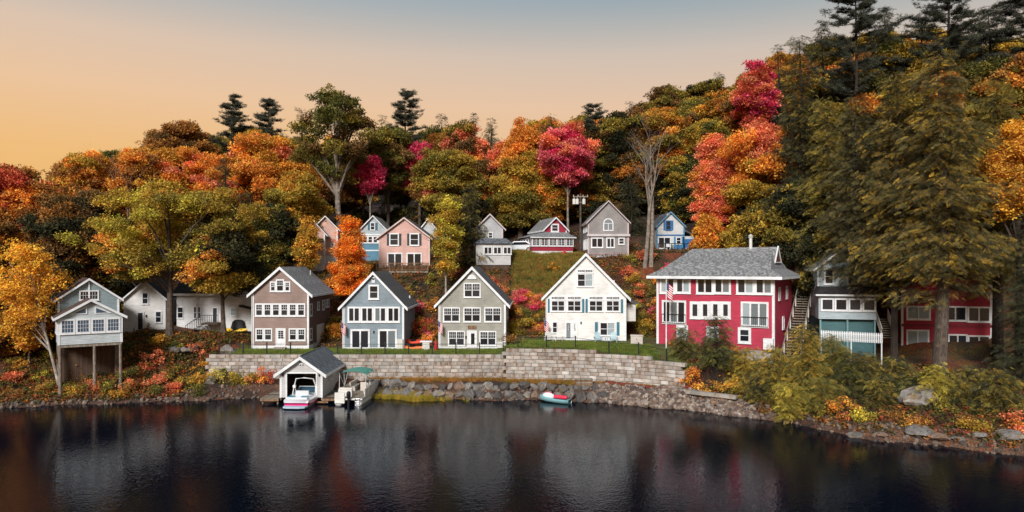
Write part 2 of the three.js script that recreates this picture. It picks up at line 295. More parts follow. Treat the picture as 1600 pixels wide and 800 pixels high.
// gable house: L, R wall edges, base, eave, apex as sight lines on the front plane at distance D
function gableHouse(o) {
  const z = Z[o.z], yaw = R(o.yaw || 0), P0 = at(...z((o.L + o.R) / 2, o.base), o.D);
  const l = (x, y) => onPlane(P0, yaw, ...z(x, y));
  const xl = l(o.L, o.base)[0], xr = l(o.R, o.base)[0], w = xr - xl, P = P0.clone().add(new THREE.Vector3(Math.cos(yaw), 0, -Math.sin(yaw)).multiplyScalar((xl + xr) / 2));
  const g = base(o.name, o.label, 'house', P.toArray(), yaw, o.group);
  const loc = (x, y) => onPlane(P, yaw, ...z(x, y));
  const h = o.h ?? loc((o.L + o.R) / 2, o.eave)[1], top = o.top ?? loc((o.L + o.R) / 2, o.apex)[1], d = o.d || 9, below = o.below ?? 1.2;
  const H = { g, w, h, top, d, loc, yaw, P };
  addGable(H, o); return H;
}
function addGable(H, o, off = [0, 0, 0], dims = {}) {
  const { g } = H, w = dims.w ?? H.w, h = dims.h ?? H.h, top = dims.top ?? H.top, d = dims.d ?? H.d, [ox, oy, oz] = off, below = dims.below ?? o.below ?? 1.2, trim = o.trim || M.white;
  const T = (geo) => geo.translate(ox, oy, oz), hw = w / 2, m = (top - h) / hw;
  mesh('wall', T(prism([[-hw, 0], [hw, 0], [hw, h], [0, top], [-hw, h]], -d, 0)), o.wall, g);
  if (below > 0) mesh('foundation', T(bar(-hw + 0.04, -below, -d + 0.04, hw - 0.04, -0.001, -0.04)), o.found || M.concrete, g);
  const e = o.over ?? 0.35, f = o.front ?? 0.32, t = 0.16, rise = 0.03;
  const up = (x, k) => [x, top - Math.abs(x) * m + k];
  for (const s of [-1, 1]) {
    const rg = clean(prism(s > 0 ? [up(0, rise), up(hw + e, rise), up(hw + e, rise + t), up(0, rise + t)] : [up(0, rise), up(0, rise + t), up(-hw - e, rise + t), up(-hw - e, rise)], -d - f, f));
    const p = rg.attributes.position, uv = new Float32Array(p.count * 2), k = Math.sqrt(1 + m * m);
    for (let i = 0; i < p.count; i++) { uv[2 * i] = p.getZ(i) + ox; uv[2 * i + 1] = -Math.abs(p.getX(i)) * k; }
    rg.setAttribute('uv', new THREE.BufferAttribute(uv, 2)); mesh('roof', T(rg), o.roof, g, true);
    const fh = o.rake ?? 0.24, fa = s > 0 ? [up(0, rise - fh + t), up(hw + e + 0.03, rise - fh + t), up(hw + e + 0.03, rise + t + 0.02), up(0, rise + t + 0.02)] : [up(0, rise - fh + t), up(0, rise + t + 0.02), up(-hw - e - 0.03, rise + t + 0.02), up(-hw - e - 0.03, rise - fh + t)];
    mesh('rake_trim', T(prism(fa, f + 0.002, f + 0.06)), trim, g);
    mesh('eave_trim', T(bar(s * (hw + e + 0.002), up(hw + e, rise - 0.06)[1], -d - f, s * (hw + e + 0.06), up(hw + e, rise + t + 0.01)[1], f)), trim, g);
    if (o.corners !== false) { const c = o.corner ?? 0.16; mesh('corner_trim', [T(bar(s * (hw - c), 0, 0.001, s * (hw + 0.03), h - 0.03, 0.03)), T(bar(s * (hw + 0.001), 0, -c, s * (hw + 0.03), h - 0.03, -0.001))], trim, g); }
  }
  return H;
}
function winRect(H, r, o = {}) { // window filling a rectangle on the front
  const [x0, y0] = H.loc(r[0], r[3]), [x1, y1] = H.loc(r[2], r[1]); return makeWindow(H.g, (x0 + x1) / 2, (y0 + y1) / 2, x1 - x0, y1 - y0, o);
}
function boxRect(H, r, name, mat, z0 = 0.002, z1 = 0.06) { const [x0, y0] = H.loc(r[0], r[3]), [x1, y1] = H.loc(r[2], r[1]); return mesh(name, bar(x0, y0, z0, x1, y1, z1), mat, H.g); }
function sideWin(H, t, y, w, h, o = {}) { return makeWindow(H.g, 0, 0, w, h, { ...o, pos: [H.w / 2, y, -t], turn: Math.PI / 2 }); }
function lamp(H, x, y) { const [a, b] = H.loc(x, y); mesh('wall_lantern', [box(0.12, 0.22, 0.1, a, b, 0.08), box(0.16, 0.03, 0.14, a, b + 0.13, 0.09)], M.blackMetal, H.g); }
function downspout(H, s, mat = M.white) { mesh('downspout', [rod([s * (H.w / 2 + 0.02), 0.1, 0.09], [s * (H.w / 2 + 0.02), H.h - 0.25, 0.09], 0.045), rod([s * (H.w / 2 + 0.02), H.h - 0.25, 0.09], [s * (H.w / 2 + 0.36), H.h - 0.12, 0.16], 0.045)], mat, H.g); }
function skirt(H, y0, y1, mat = M.white) { mesh('base_trim', [bar(-H.w / 2 - 0.02, y0, 0.002, H.w / 2 + 0.02, y1, 0.035), bar(H.w / 2 + 0.002, y0, -H.d, H.w / 2 + 0.035, y1, -0.002)], mat, H.g); }

{ // brown
  const H = gableHouse({ name: 'brown_cottage', label: 'brown clapboard cottage with a grey roof and a row of six windows', z: 2, L: 75, R: 346, base: 450, eave: 178, apex: 60, D: 75.9, d: 8.9, wall: siding(148, 124, 114), roof: M.roofGrey, rake: 0.3, over: 0.45 });
  for (const r of [[160, 122, 189, 172], [189, 112, 229, 172], [229, 122, 259, 172]]) winRect(H, r, { grid: 3, casing: 0.14 });
  for (let i = 0; i < 6; i++) winRect(H, [88 + i * 40.4, 228, 128.4 + i * 40.4, 290], { grid: 3, casing: 0.15 });
  for (const a of [90, 131, 250, 291]) winRect(H, [a, 347, a + 41, 408], { grid: 3, casing: 0.14 });
  { const [x0, y0] = H.loc(188, 438), [x1, y1] = H.loc(236, 347); makeDoor(H.g, (x0 + x1) / 2, y0, x1 - x0, y1 - y0); mesh('doorstep', bar(x0 - 0.1, 0, 0.04, x1 + 0.1, y0, 0.7), M.concrete, H.g); }
  skirt(H, 0.03, 0.42); downspout(H, 1); downspout(H, -1);
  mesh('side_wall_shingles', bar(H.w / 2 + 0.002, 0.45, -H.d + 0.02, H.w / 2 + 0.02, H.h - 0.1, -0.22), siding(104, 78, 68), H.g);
  for (const [t, y, w, h] of [[0.7, 4.25, 0.9, 1.35], [3.6, 4.5, 0.8, 0.95], [5.7, 4.5, 0.8, 1.15], [7.1, 4.6, 0.75, 0.95], [7.9, 4.6, 0.75, 0.95], [0.7, 1.6, 0.9, 1.3]]) sideWin(H, t, y, w, h, { pos: [H.w / 2 + 0.02, y, -t], turn: Math.PI / 2, casing: 0.11 });
  mesh('entry_panel', [bar(H.w / 2 + 0.03, 0.3, -6, H.w / 2 + 0.06, 2.4, -3)], M.offwhite, H.g);
  mesh('vent_pipe', cyl(0.07, 0.07, 0.9, 1.1, H.top - 1.15, -7.4), M.offwhite, H.g);
}
{ // blue
  const H = gableHouse({ name: 'blue_cottage', label: 'slate blue cottage with steep dark roof and two sliding patio doors', z: 2, L: 511, R: 803, base: 448, eave: 238, apex: 84, D: 75.9, d: 8.7, wall: siding(133, 147, 156), roof: M.roofDark, rake: 0.3, over: 0.42 });
  winRect(H, [633, 138, 685, 209], { casing: 0.18 });
  { const [x, y] = H.loc(657, 116); mesh('gable_vent', [box(0.36, 0.5, 0.06, x, y - 0.06, 0.04), new THREE.CylinderGeometry(0.18, 0.18, 0.06, 14).rotateX(Math.PI / 2).translate(x, y + 0.19, 0.04)], M.white, H.g); }
  for (let i = 0; i < 4; i++) winRect(H, [533 + i * 63, 244, 596 + i * 63, 319], { units: 2, sash: false, casing: 0.18, curtain: 0.1 });
  for (const [a, b] of [[547, 641], [679, 771]]) { const w = winRect(H, [a, 352, b, 447], { units: 2, sash: false, casing: 0.2, curtain: 0.75, name: 'sliding_door' }); }
  lamp(H, 659, 366); downspout(H, 1); downspout(H, -1); skirt(H, 0.02, 0.2);
  { const [x0, y0] = H.loc(772, 448), [x1, y1] = H.loc(800, 398); mesh('utility_cover', bar(x0, y0 + 0.02, 0.04, x1, y1, 0.35), M.offwhite, H.g); }
  mesh('vent_pipe', cyl(0.08, 0.08, 1.0, H.w / 2 - 0.3, H.h - 0.2, -6.5), M.white, H.g);
}
{ // grey
  const H = gableHouse({ name: 'grey_cottage', label: 'sage grey cottage with glazed front door and half round gable vent', z: 3, L: 74, R: 371, base: 471, eave: 266, apex: 112, D: 75.9, yaw: -2, d: 9.5, wall: siding(160, 157, 146), roof: M.roofDark, rake: 0.32, over: 0.45 });
  { const [x, y] = H.loc(221, 159); mesh('gable_vent', [prism(Array.from({ length: 13 }, (_, i) => [x + 0.46 * Math.cos(Math.PI * i / 12), y + 0.46 * Math.sin(Math.PI * i / 12)]), 0.002, 0.07), box(1.0, 0.07, 0.1, x, y, 0.05)], M.white, H.g); }
  for (const [r, o] of [[[184, 176, 261, 243], {}], [[92, 286, 169, 352], {}], [[183, 286, 261, 352], {}], [[276, 286, 353, 352], {}], [[114, 391, 191, 458], {}], [[254, 391, 331, 458], {}]]) winRect(H, r, { units: 2, grid: 4, casing: 0.13, ...o });
  { const [x0, y0] = H.loc(200, 466), [x1, y1] = H.loc(244, 390); makeDoor(H.g, (x0 + x1) / 2, y0, x1 - x0, y1 - y0, { lights: false }); mesh('door_glass', bar((x0 + x1) / 2 - 0.12, y0 + 0.35, 0.045, (x0 + x1) / 2 + 0.26, y1 - 0.3, 0.06), M.glass[0], H.g); mesh('doorstep', bar(x0 - 0.1, 0, 0.04, x1 + 0.1, y0, 0.8), M.concrete, H.g); }
  boxRect(H, [203, 368, 242, 383], 'wooden_sign', M.wood, 0.03, 0.07); lamp(H, 195, 420); downspout(H, 1); downspout(H, -1); skirt(H, 0.02, 0.22);
  { const [x0, y0] = H.loc(334, 468), [x1, y1] = H.loc(369, 440); mesh('utility_cover', bar(x0, y0 + 0.05, 0.04, x1, y1, 0.3), M.offwhite, H.g); }
  for (const t of [2, 5]) sideWin(H, t, 3.7, 1, 1.3);
}
{ // cream
  const H = gableHouse({ name: 'cream_cottage', label: 'wide cream cottage with teal window shutters and dark roof', z: 3, L: 553, R: 909, base: 434, eave: 234, apex: 52, D: 75.9, yaw: -7, d: 9.5, wall: siding(238, 235, 231), roof: M.roofDark, rake: 0.32, over: 0.45 });
  winRect(H, [690, 135, 763, 195], { units: 2, casing: 0.11, curtain: 0.3 }); winRect(H, [690, 116, 763, 133], { units: 2, grid: 4, sash: false, casing: 0.1 });
  for (const [a, b] of [[574, 637], [646, 710], [743, 807], [818, 882]]) { winRect(H, [a, 254, b, 306], { units: 2, casing: 0.12 }); winRect(H, [a, 237, b, 253], { units: 2, grid: 4, sash: false, casing: 0.09 }); }
  const teal = paint(40, 112, 134);
  for (const r of [[560, 248, 568, 310], [713, 248, 723, 310], [728, 248, 738, 310], [886, 250, 896, 312], [770, 352, 783, 406], [867, 352, 880, 412]]) {
    const s = boxRect(H, r, 'shutter', teal, 0.003, 0.05); }
  winRect(H, [579, 350, 604, 401], { casing: 0.1 }); winRect(H, [790, 352, 862, 413], { units: 2, casing: 0.12, curtain: 0.4 });
  { const [x0, y0] = H.loc(638, 425), [x1, y1] = H.loc(692, 351); makeDoor(H.g, lerp(x0, x1, 0.26), y0, (x1 - x0) * 0.52, y1 - y0, { mat: M.curtainGrey }); makeDoor(H.g, lerp(x0, x1, 0.77), y0, (x1 - x0) * 0.5, y1 - y0); }
  lamp(H, 708, 356); downspout(H, -1); skirt(H, 0.02, 0.18);
  { const sw = H.w / 2, lean = mesh('side_porch', bar(sw + 0.002, 2.0, -5.5, sw + 1.1, 4.0, -1.5), M.offwhite, H.g); mesh('porch_roof', prism([[sw + 0.002, 4.05], [sw + 1.35, 3.85], [sw + 1.35, 4.0], [sw + 0.002, 4.4]], -5.8, -1.3), M.roofDark, H.g); }
  mesh('vent_pipe', cyl(0.08, 0.08, 0.8, H.w / 2 - 1.2, H.top - 3.6, -3.5), M.white, H.g);
}
{ // big red house by the stairs
  const D = 70.1, yaw = R(-31), P0 = at(...Z[4](368, 462), D), loc0 = (x, y) => onPlane(P0, yaw, ...Z[4](x, y));
  const xl = loc0(124, 455)[0], xr = loc0(613, 470)[0], w = xr - xl, P = P0.clone().add(new THREE.Vector3(Math.cos(yaw), 0, -Math.sin(yaw)).multiplyScalar((xl + xr) / 2)), d = 9.5;
  const g = base('large_red_house', 'large three storey crimson house with grey hipped roof and white trim', 'house', P.toArray(), yaw);
  const H = { g, w, d, P, yaw, loc: (x, y) => onPlane(P, yaw, ...Z[4](x, y)) };
  const h = H.h = H.loc(368, 164)[1], red = siding(186, 46, 74);
  mesh('wall', bar(-w / 2, 0, -d, w / 2, h, 0), red, g); mesh('foundation', bar(-w / 2 + 0.05, -2.5, -d + 0.05, w / 2 - 0.05, -0.001, -0.05), M.concrete, g);
  const e = 0.85, hx = w / 2 + e, z0 = e, z1 = -d - e, rz = -d / 2, ry = h + 2.85, rx0 = -w / 2 + 2.3, rx1 = w / 2 - 1.1;
  // bellcast hip: shallow skirt, then steeper to the ridge
  const brk = 1.25, by = h + 0.72, low = [[-hx, h, z0], [hx, h, z0], [hx, h, z1], [-hx, h, z1]], mid = [[-hx + brk, by, z0 - brk], [hx - brk, by, z0 - brk], [hx - brk, by, z1 + brk], [-hx + brk, by, z1 + brk]], A = [rx0, ry, rz], B = [rx1, ry, rz];
  const roof = polys([[low[0], low[1], mid[1], mid[0]], [low[1], low[2], mid[2], mid[1]], [low[2], low[3], mid[3], mid[2]], [low[3], low[0], mid[0], mid[3]], [mid[0], mid[1], B, A], [mid[2], mid[3], A, B], [mid[1], mid[2], B], [mid[3], mid[0], A]]);
  { const p = roof.attributes.position, uv = new Float32Array(p.count * 2); for (let i = 0; i < p.count; i++) { uv[2 * i] = p.getX(i); uv[2 * i + 1] = p.getY(i) * 0.6 + p.getZ(i) * 0.9; } roof.setAttribute('uv', new THREE.BufferAttribute(uv, 2)); }
  mesh('roof', roof, M.roofGrey, g, true);
  mesh('soffit', [bar(-hx, h - 0.28, z1, hx, h - 0.004, z0)], M.white, g);
  { // small gable at the ridge end
    const gx = rx1 + 0.55, gy = ry - 1.5; mesh('gablet', polys([[[gx, gy, rz + 1.6], [gx, gy, rz - 1.6], [gx, ry + 0.1, rz]], [[gx, gy, rz + 1.6], [gx, ry + 0.1, rz], [rx0 + 4, ry + 0.1, rz], [rx0 + 4, gy, rz + 1.6]], [[gx, gy, rz - 1.6], [rx0 + 4, gy, rz - 1.6], [rx0 + 4, ry + 0.1, rz], [gx, ry + 0.1, rz]]]), M.roofGrey, g);
    mesh('gablet_face', polys([[[gx + 0.03, gy + 0.1, rz + 1.35], [gx + 0.03, gy + 0.1, rz - 1.35], [gx + 0.03, ry - 0.1, rz]]]), siding(128, 56, 48), g);
    mesh('gablet_trim', [rod([gx + 0.04, gy, rz + 1.65], [gx + 0.04, ry + 0.15, rz], 0.09), rod([gx + 0.04, gy, rz - 1.65], [gx + 0.04, ry + 0.15, rz], 0.09), rod([gx + 0.04, gy, rz - 1.65], [gx + 0.04, gy, rz + 1.65], 0.07)], M.white, g);
  }
  mesh('chimney_pipe', [cyl(0.17, 0.17, 1.3, 2.6, ry - 0.2, rz), cyl(0.26, 0.26, 0.12, 2.6, ry + 1.1, rz), cyl(0.26, 0.05, 0.16, 2.6, ry + 1.28, rz)], M.offwhite, g);
  for (const s of [-1, 1]) mesh('corner_trim', [bar(s * (w / 2 - 0.2), 0, 0.002, s * (w / 2 + 0.04), h - 0.3, 0.04), bar(s * (w / 2 + 0.002), 0, -0.2, s * (w / 2 + 0.04), h - 0.3, -0.001)], M.white, g);
  const wins = [[[136, 169, 201, 236], 2], [[201, 169, 266, 236], 2], [[288, 169, 361, 238], 2], [[361, 169, 433, 238], 2], [[455, 168, 532, 239], 2], [[532, 168, 608, 240], 2]];
  for (const [r, u] of wins) winRect(H, r, { units: u, sash: false, casing: 0.2, curtain: 0.35 });
  winRect(H, [145, 266, 247, 360], { units: 3, sash: false, casing: 0.2, curtain: 0.2 }); winRect(H, [474, 272, 590, 374], { units: 3, sash: false, casing: 0.2, curtain: 0.4 });
  for (let i = 0; i < 4; i++) winRect(H, [262 + i * 42.5, 270, 304.5 + i * 42.5, 341], { sash: false, casing: 0.28, curtain: 0.2 });
  for (const r of [[206, 370, 254, 428], [331, 374, 383, 436], [462, 379, 517, 443]]) winRect(H, r, { casing: 0.24, curtain: 0.5 });
  for (const [x0, x1, yy] of [[147, 245, 338], [476, 588, 352]]) { const [a, b] = H.loc(x0, yy + 20), [c] = H.loc(x1, yy + 20); mesh('balcony_rail', [bar(a, b, 0.13, c, b + 0.05, 0.18), bar(a, b + 0.9, 0.13, c, b + 0.95, 0.18), ...Array.from({ length: 14 }, (_, i) => { const xx = lerp(a, c, i / 13); return bar(xx - 0.012, b, 0.14, xx + 0.012, b + 0.9, 0.17); })], M.blackMetal, g); }
  boxRect(H, [571, 424, 612, 468], 'basement_hatch', M.white, 0.05, 0.5);
  for (const [t, y] of [[2.5, 5.4], [6.5, 5.4], [4.5, 2.4]]) sideWin(H, t, y, 0.9, 1.3);
}
{ // stilt house
  const D = 66.2, yaw = R(35), P = at(142, 537, D), loc = (x, y) => onPlane(P, yaw, ...Z[1](x, y)), w = 5.2;
  const g = base('stilt_house', 'blue grey lakeside house whose glazed porch stands on tall wooden stilts', 'house', P.toArray(), yaw);
  const H = { g, w, d: 4.2, loc, P, yaw, h: loc(400, 330)[1], top: loc(405, 258)[1] }, wall = siding(194, 202, 204);
  addGable(H, { wall, roof: M.roofBrown, below: 0, over: 0.35, front: 0.35, rake: 0.22 });
  const y1 = H.h - 0.12, y0 = 1.0;
  for (let i = 0; i < 4; i++) makeWindow(g, -w / 2 + 0.75 + i * 1.23, (y0 + y1) / 2, 1.2, y1 - y0, { units: 1, grid: 4, sash: false, casing: 0.16, glass: M.glassBlue });
  for (const s of [-1, 1]) { const t = mesh('gable_window', prism(s > 0 ? [[0.3, H.h + 0.3], [1.75, H.h + 0.3], [0.3, H.h + 1.0]] : [[-0.3, H.h + 0.3], [-0.3, H.h + 1.0], [-1.75, H.h + 0.3]], 0.002, 0.07), M.white, g); mesh('pane', prism(s > 0 ? [[0.42, H.h + 0.38], [1.42, H.h + 0.38], [0.42, H.h + 0.86]] : [[-0.42, H.h + 0.38], [-0.42, H.h + 0.86], [-1.42, H.h + 0.38]], 0.06, 0.08), M.glassBlue, t); }
  for (let i = 0; i < 3; i++) makeWindow(g, 0, 0, 1.1, y1 - y0, { units: 1, grid: 3, sash: false, casing: 0.14, glass: M.glassBlue, pos: [-w / 2, (y0 + y1) / 2, -0.8 - i * 1.25], turn: -Math.PI / 2 });
  // the taller house behind the porch
  const H2 = { g, w: 5.2, h: 4.0, top: 5.9, d: 7 };
  addGable(H2, { wall: siding(138, 154, 158), roof: M.roofBrown, below: 4.5, found: M.darkWood, rake: 0.2 }, [0.15, 0, -4.25]);
  makeWindow(g, 0.15, 4.4, 1.7, 1.0, { units: 2, grid: 3, sash: false, z: -4.25 });
  mesh('gable_post', bar(0.08, 3.9, -4.24, 0.22, 5.75, -4.15), M.white, g);
  // posts under the porch floor
  mesh('floor_frame', [bar(-w / 2 + 0.05, -0.25, -4.2, w / 2 - 0.05, -0.002, -0.05)], M.greyWood, g);
  const dir = (x, z) => new THREE.Vector3(x, 0, z).applyAxisAngle(new THREE.Vector3(0, 1, 0), yaw).add(P);
  for (const [x, z] of [[-w / 2 + 0.15, -0.15], [w / 2 - 0.15, -0.15], [0.3, -0.15], [-w / 2 + 0.15, -3.6], [w / 2 - 0.15, -3.6]]) { const q = dir(x, z), b = landH(q.x, -q.z) - P.y - 0.2; mesh('stilt', taper([[x, b, z], [x + 0.02, b / 2, z], [x, -0.2, z]], [0.16, 0.14, 0.13], 8), M.barkPale, g); }
}
{ // small white house
  const H = gableHouse({ name: 'small_white_house', label: 'small white cottage with a dark front door and wooden steps', z: 1, L: 553, R: 738, base: 398, eave: 250, apex: 172, D: 80, yaw: 15, d: 8, wall: siding(228, 226, 223), roof: M.roofBlack, rake: 0.18, over: 0.25, below: 1.5, found: M.darkWood });
  winRect(H, [633, 219, 664, 273], { casing: 0.1 }); winRect(H, [693, 302, 722, 356], { casing: 0.1 });
  { const [x0, y0] = H.loc(611, 386), [x1, y1] = H.loc(643, 306); makeDoor(H.g, (x0 + x1) / 2, y0, x1 - x0, y1 - y0, { mat: paint(30, 32, 40), lights: false });
    for (let i = 0; i < 4; i++) mesh('step', bar(x0 - 0.1, y0 - 0.19 * (i + 1), 0.03 + 0.28 * i, x1 + 0.5, y0 - 0.19 * i - 0.03, 0.31 + 0.28 * i), M.wood, H.g);
    for (const [px, z] of [[x0 - 0.05, 1.0], [x1 + 0.45, 1.0], [x1 + 0.45, 0.15]]) mesh('stair_post', bar(px - 0.05, -1.2, z, px + 0.05, y0 + 0.9 - z * 0.6, z + 0.1), std(col(150, 84, 66), { map: woodMap }), H.g); }
  lamp(H, 653, 325);
}
{ // cottage roof behind it
  const H = gableHouse({ name: 'brown_roofed_house', label: 'house with weathered brown roof half hidden behind the small white cottage', z: 1, L: 480, R: 620, base: 330, eave: 215, apex: 140, D: 92, yaw: 40, d: 9, wall: siding(110, 92, 82), roof: M.roofBrown, rake: 0.18, below: 3 });
  winRect(H, [530, 240, 560, 290], {});
}
{ // long white house
  const D = 82, P = at(336, 517, D), loc = (x, y) => onPlane(P, 0, ...Z[1](x, y)), k = D / F;
  const g = base('long_white_house', 'long white house with black roof and black railed steps under the maple', 'house', P.toArray());
  const x0 = (276 - 336) * k, x1 = (398 - 336) * k, wall = siding(224, 224, 224), h = loc(880, 228)[1], H = { g, loc, w: x1 - x0, d: 7, h };
  mesh('wall', bar(x0, 0, -6.5, x1 - 2.2, h, 0), wall, g); mesh('foundation', bar(x0 + 0.05, -1.6, -6.4, x1 - 2.2, -0.002, -0.06), M.darkWood, g);
  const rr0 = loc(880, 160)[1]; mesh('roof', [new THREE.ExtrudeGeometry(new THREE.Shape([[0.45, h - 0.05], [0.45, h + 0.12], [-3.2, rr0 + 0.9], [-7, h + 0.12], [-7, h - 0.05], [-3.2, rr0 + 0.7]].map(p => new THREE.Vector2(-p[0], p[1]))), { depth: x1 - x0 - 2.0, bevelEnabled: false }).rotateY(Math.PI / 2).translate(x0 - 0.3, 0, 0)], M.roofBlack, g);
  mesh('eave_trim', bar(x0 - 0.3, h - 0.14, 0.455, x1 - 2.1, h + 0.1, 0.52), M.white, g);
  const wx = (377 - 336) * k; // gabled wing
  addGable({ g, w: 3.5, h: loc(1060, 250)[1], top: loc(1060, 182)[1], d: 6 }, { wall, roof: M.roofBlack, rake: 0.16, over: 0.22, below: 1.6, found: M.darkWood }, [wx, 0, 0.6]);
  const winz = (r, z, o) => { const [a, b] = loc(r[0], r[3]), [c, d] = loc(r[2], r[1]); makeWindow(g, (a + c) / 2, (b + d) / 2, c - a, d - b, { z, casing: 0.09, ...o }); };
  winz([792, 284, 820, 335], 0); winz([864, 282, 880, 337], 0); winz([882, 282, 898, 337], 0); winz([1048, 200, 1072, 238], 0.6); winz([1038, 288, 1070, 324], 0.6, { curtain: 1 });
  { const [a, b] = loc(947, 352), [c, d] = loc(974, 285); makeDoor(g, (a + c) / 2, b, c - a, d - b, { mat: paint(34, 34, 38), lights: false }); mesh('porch_landing', bar(a - 0.6, b - 0.15, 0.03, c + 0.6, b - 0.01, 1.6), M.darkWood, g);
    const sx = a - 0.6; for (let i = 0; i < 6; i++) mesh('step', bar(sx - 0.3 * (i + 1), b - 0.2 * (i + 1) - 0.05, 0.4, sx - 0.3 * i, b - 0.2 * (i + 1), 1.5), M.darkWood, g);
    mesh('stair_railing', [rod([sx, b + 0.9, 1.5], [sx - 1.8, b - 0.3, 1.5], 0.04), rod([sx, b + 0.9, 1.5], [c + 0.6, b + 0.9, 1.5], 0.04), ...Array.from({ length: 16 }, (_, i) => { const xx = lerp(sx - 1.8, c + 0.6, i / 15), yy = xx < sx ? b - (sx - xx) * 0.667 : b; return bar(xx - 0.02, yy - 0.05, 1.48, xx + 0.02, yy + 0.88, 1.52); })], M.blackMetal, g); }
  mesh('lean_to_roof', prism([[wx + 0.3, 2.9], [x1 + 0.3, 2.55], [x1 + 0.3, 2.7], [wx + 0.3, 3.1]], 0.62, 1.6), M.roofBlack, g);
}
// ---- upper row
{ // salmon
  const H = gableHouse({ name: 'salmon_house', label: 'salmon pink house with dark roof partly hidden by the bright orange tree', z: 6, L: 175, R: 345, base: 440, eave: 258, apex: 175, D: 99.5, yaw: 8, d: 7, wall: siding(210, 168, 152), roof: M.roofBlack, rake: 0.16, below: 3, found: M.offwhite });
  const g = H.g, z = 2.0; addGable({ g, w: 3.0, h: 2.95, top: 4.6, d: 2.2 }, { wall: siding(210, 168, 152), roof: M.roofBlack, rake: 0.16, below: 3, found: M.offwhite }, [-1.35, 0, z]);
  makeWindow(g, -1.5, 1.0, 1.35, 1.4, { units: 2, z: z }); makeWindow(g, -1.3, 3.1, 0.6, 0.85, { z: z }); makeWindow(g, 1.0, 1.4, 0.55, 0.8, { z: 0 });
  mesh('bay_roof', prism([[-2.6, 2.05], [0, 2.05], [-0.1, 2.3], [-2.5, 2.3]], z + 0.01, z + 0.5), M.roofBlack, g);
}
{ // light blue
  const H = gableHouse({ name: 'pale_blue_house', label: 'narrow pale blue house with teal shutters between salmon and pink houses', z: 6, L: 505, R: 680, base: 480, eave: 262, apex: 172, D: 104, d: 7, wall: siding(176, 186, 190), roof: M.roofGrey, rake: 0.18, below: 2 });
  winRect(H, [572, 212, 604, 265], { casing: 0.1 }); const teal = paint(30, 92, 112);
  for (const r of [[555, 213, 568, 265], [608, 213, 622, 265]]) boxRect(H, r, 'shutter', teal);
  for (let i = 0; i < 4; i++) winRect(H, [520 + i * 35, 306, 555 + i * 35, 356], { casing: 0.13 });
  boxRect(H, [506, 362, 679, 480], 'blue_panel', siding(84, 132, 156), 0.002, 0.03); boxRect(H, [506, 402, 679, 410], 'band_trim', M.white, 0.035, 0.06); boxRect(H, [505, 292, 680, 301], 'band_trim', M.white);
}
{ // pink with deck
  const H = gableHouse({ name: 'pink_house', label: 'pink house with black shutters and a wooden deck on posts', z: 6, L: 632, R: 984, base: 548, eave: 318, apex: 186, D: 95, d: 9, wall: siding(214, 170, 158), roof: M.roofDark, rake: 0.2, trim: paint(214, 190, 182), below: 0.05 });
  const g = H.g, shut = paint(30, 40, 46);
  for (const [a, b] of [[704, 771], [845, 911]]) { winRect(H, [a, 286, b, 374], { casing: 0.15 }); boxRect(H, [a - 17, 289, a - 2, 371], 'shutter', shut); boxRect(H, [b + 2, 289, b + 16, 371], 'shutter', shut); }
  for (const [a, b] of [[688, 797], [823, 931]]) winRect(H, [a, 422, b, 532], { units: 2, sash: false, casing: 0.17, name: 'sliding_door' });
  const w = H.w, dz = 1.9; mesh('deck', [bar(-w / 2, -0.22, 0.01, w / 2, -0.02, dz)], M.greyWood, g);
  mesh('deck_rail', [bar(-w / 2, 1.0, dz - 0.1, w / 2, 1.08, dz), bar(-w / 2, 0.1, dz - 0.08, w / 2, 0.16, dz - 0.02)], M.wood, g);
  for (let i = 0; i <= 4; i++) mesh('rail_post', bar(-w / 2 + i * w / 4 - 0.05, -0.02, dz - 0.11, -w / 2 + i * w / 4 + 0.05, 1.12, dz - 0.01), M.wood, g);
  mesh('baluster', Array.from({ length: 50 }, (_, i) => { const x = lerp(-w / 2, w / 2, (i + 0.5) / 50); return bar(x - 0.015, 0.16, dz - 0.065, x + 0.015, 1.0, dz - 0.035); }), M.wood, g);
  mesh('lower_wall', bar(-w / 2 + 0.15, -3.2, -8.9, w / 2 - 0.15, -0.06, -0.12), siding(176, 162, 152), g);
  for (const x of [-1.5, 0.2, 1.6, 3.2]) mesh('deck_post', bar(x - 0.07, -3.4, dz - 0.3, x + 0.07, -0.22, dz - 0.16), M.offwhite, g);
  makeWindow(g, 1.2, -1.1, 1.1, 1.5, { z: -0.12, casing: 0.14 }); makeDoor(g, -0.4, -2.4, 0.95, 2.05, { z: -0.12, mat: paint(150, 92, 62), lights: false });
}
{ const H = gableHouse({ name: 'birch_hidden_house', label: 'white gabled house behind the yellow green birch', z: 6, L: 900, R: 1050, base: 480, eave: 285, apex: 192, D: 104, d: 7, wall: siding(190, 190, 190), roof: M.roofGrey, rake: 0.2, below: 3 }); winRect(H, [955, 300, 990, 350], {}); }
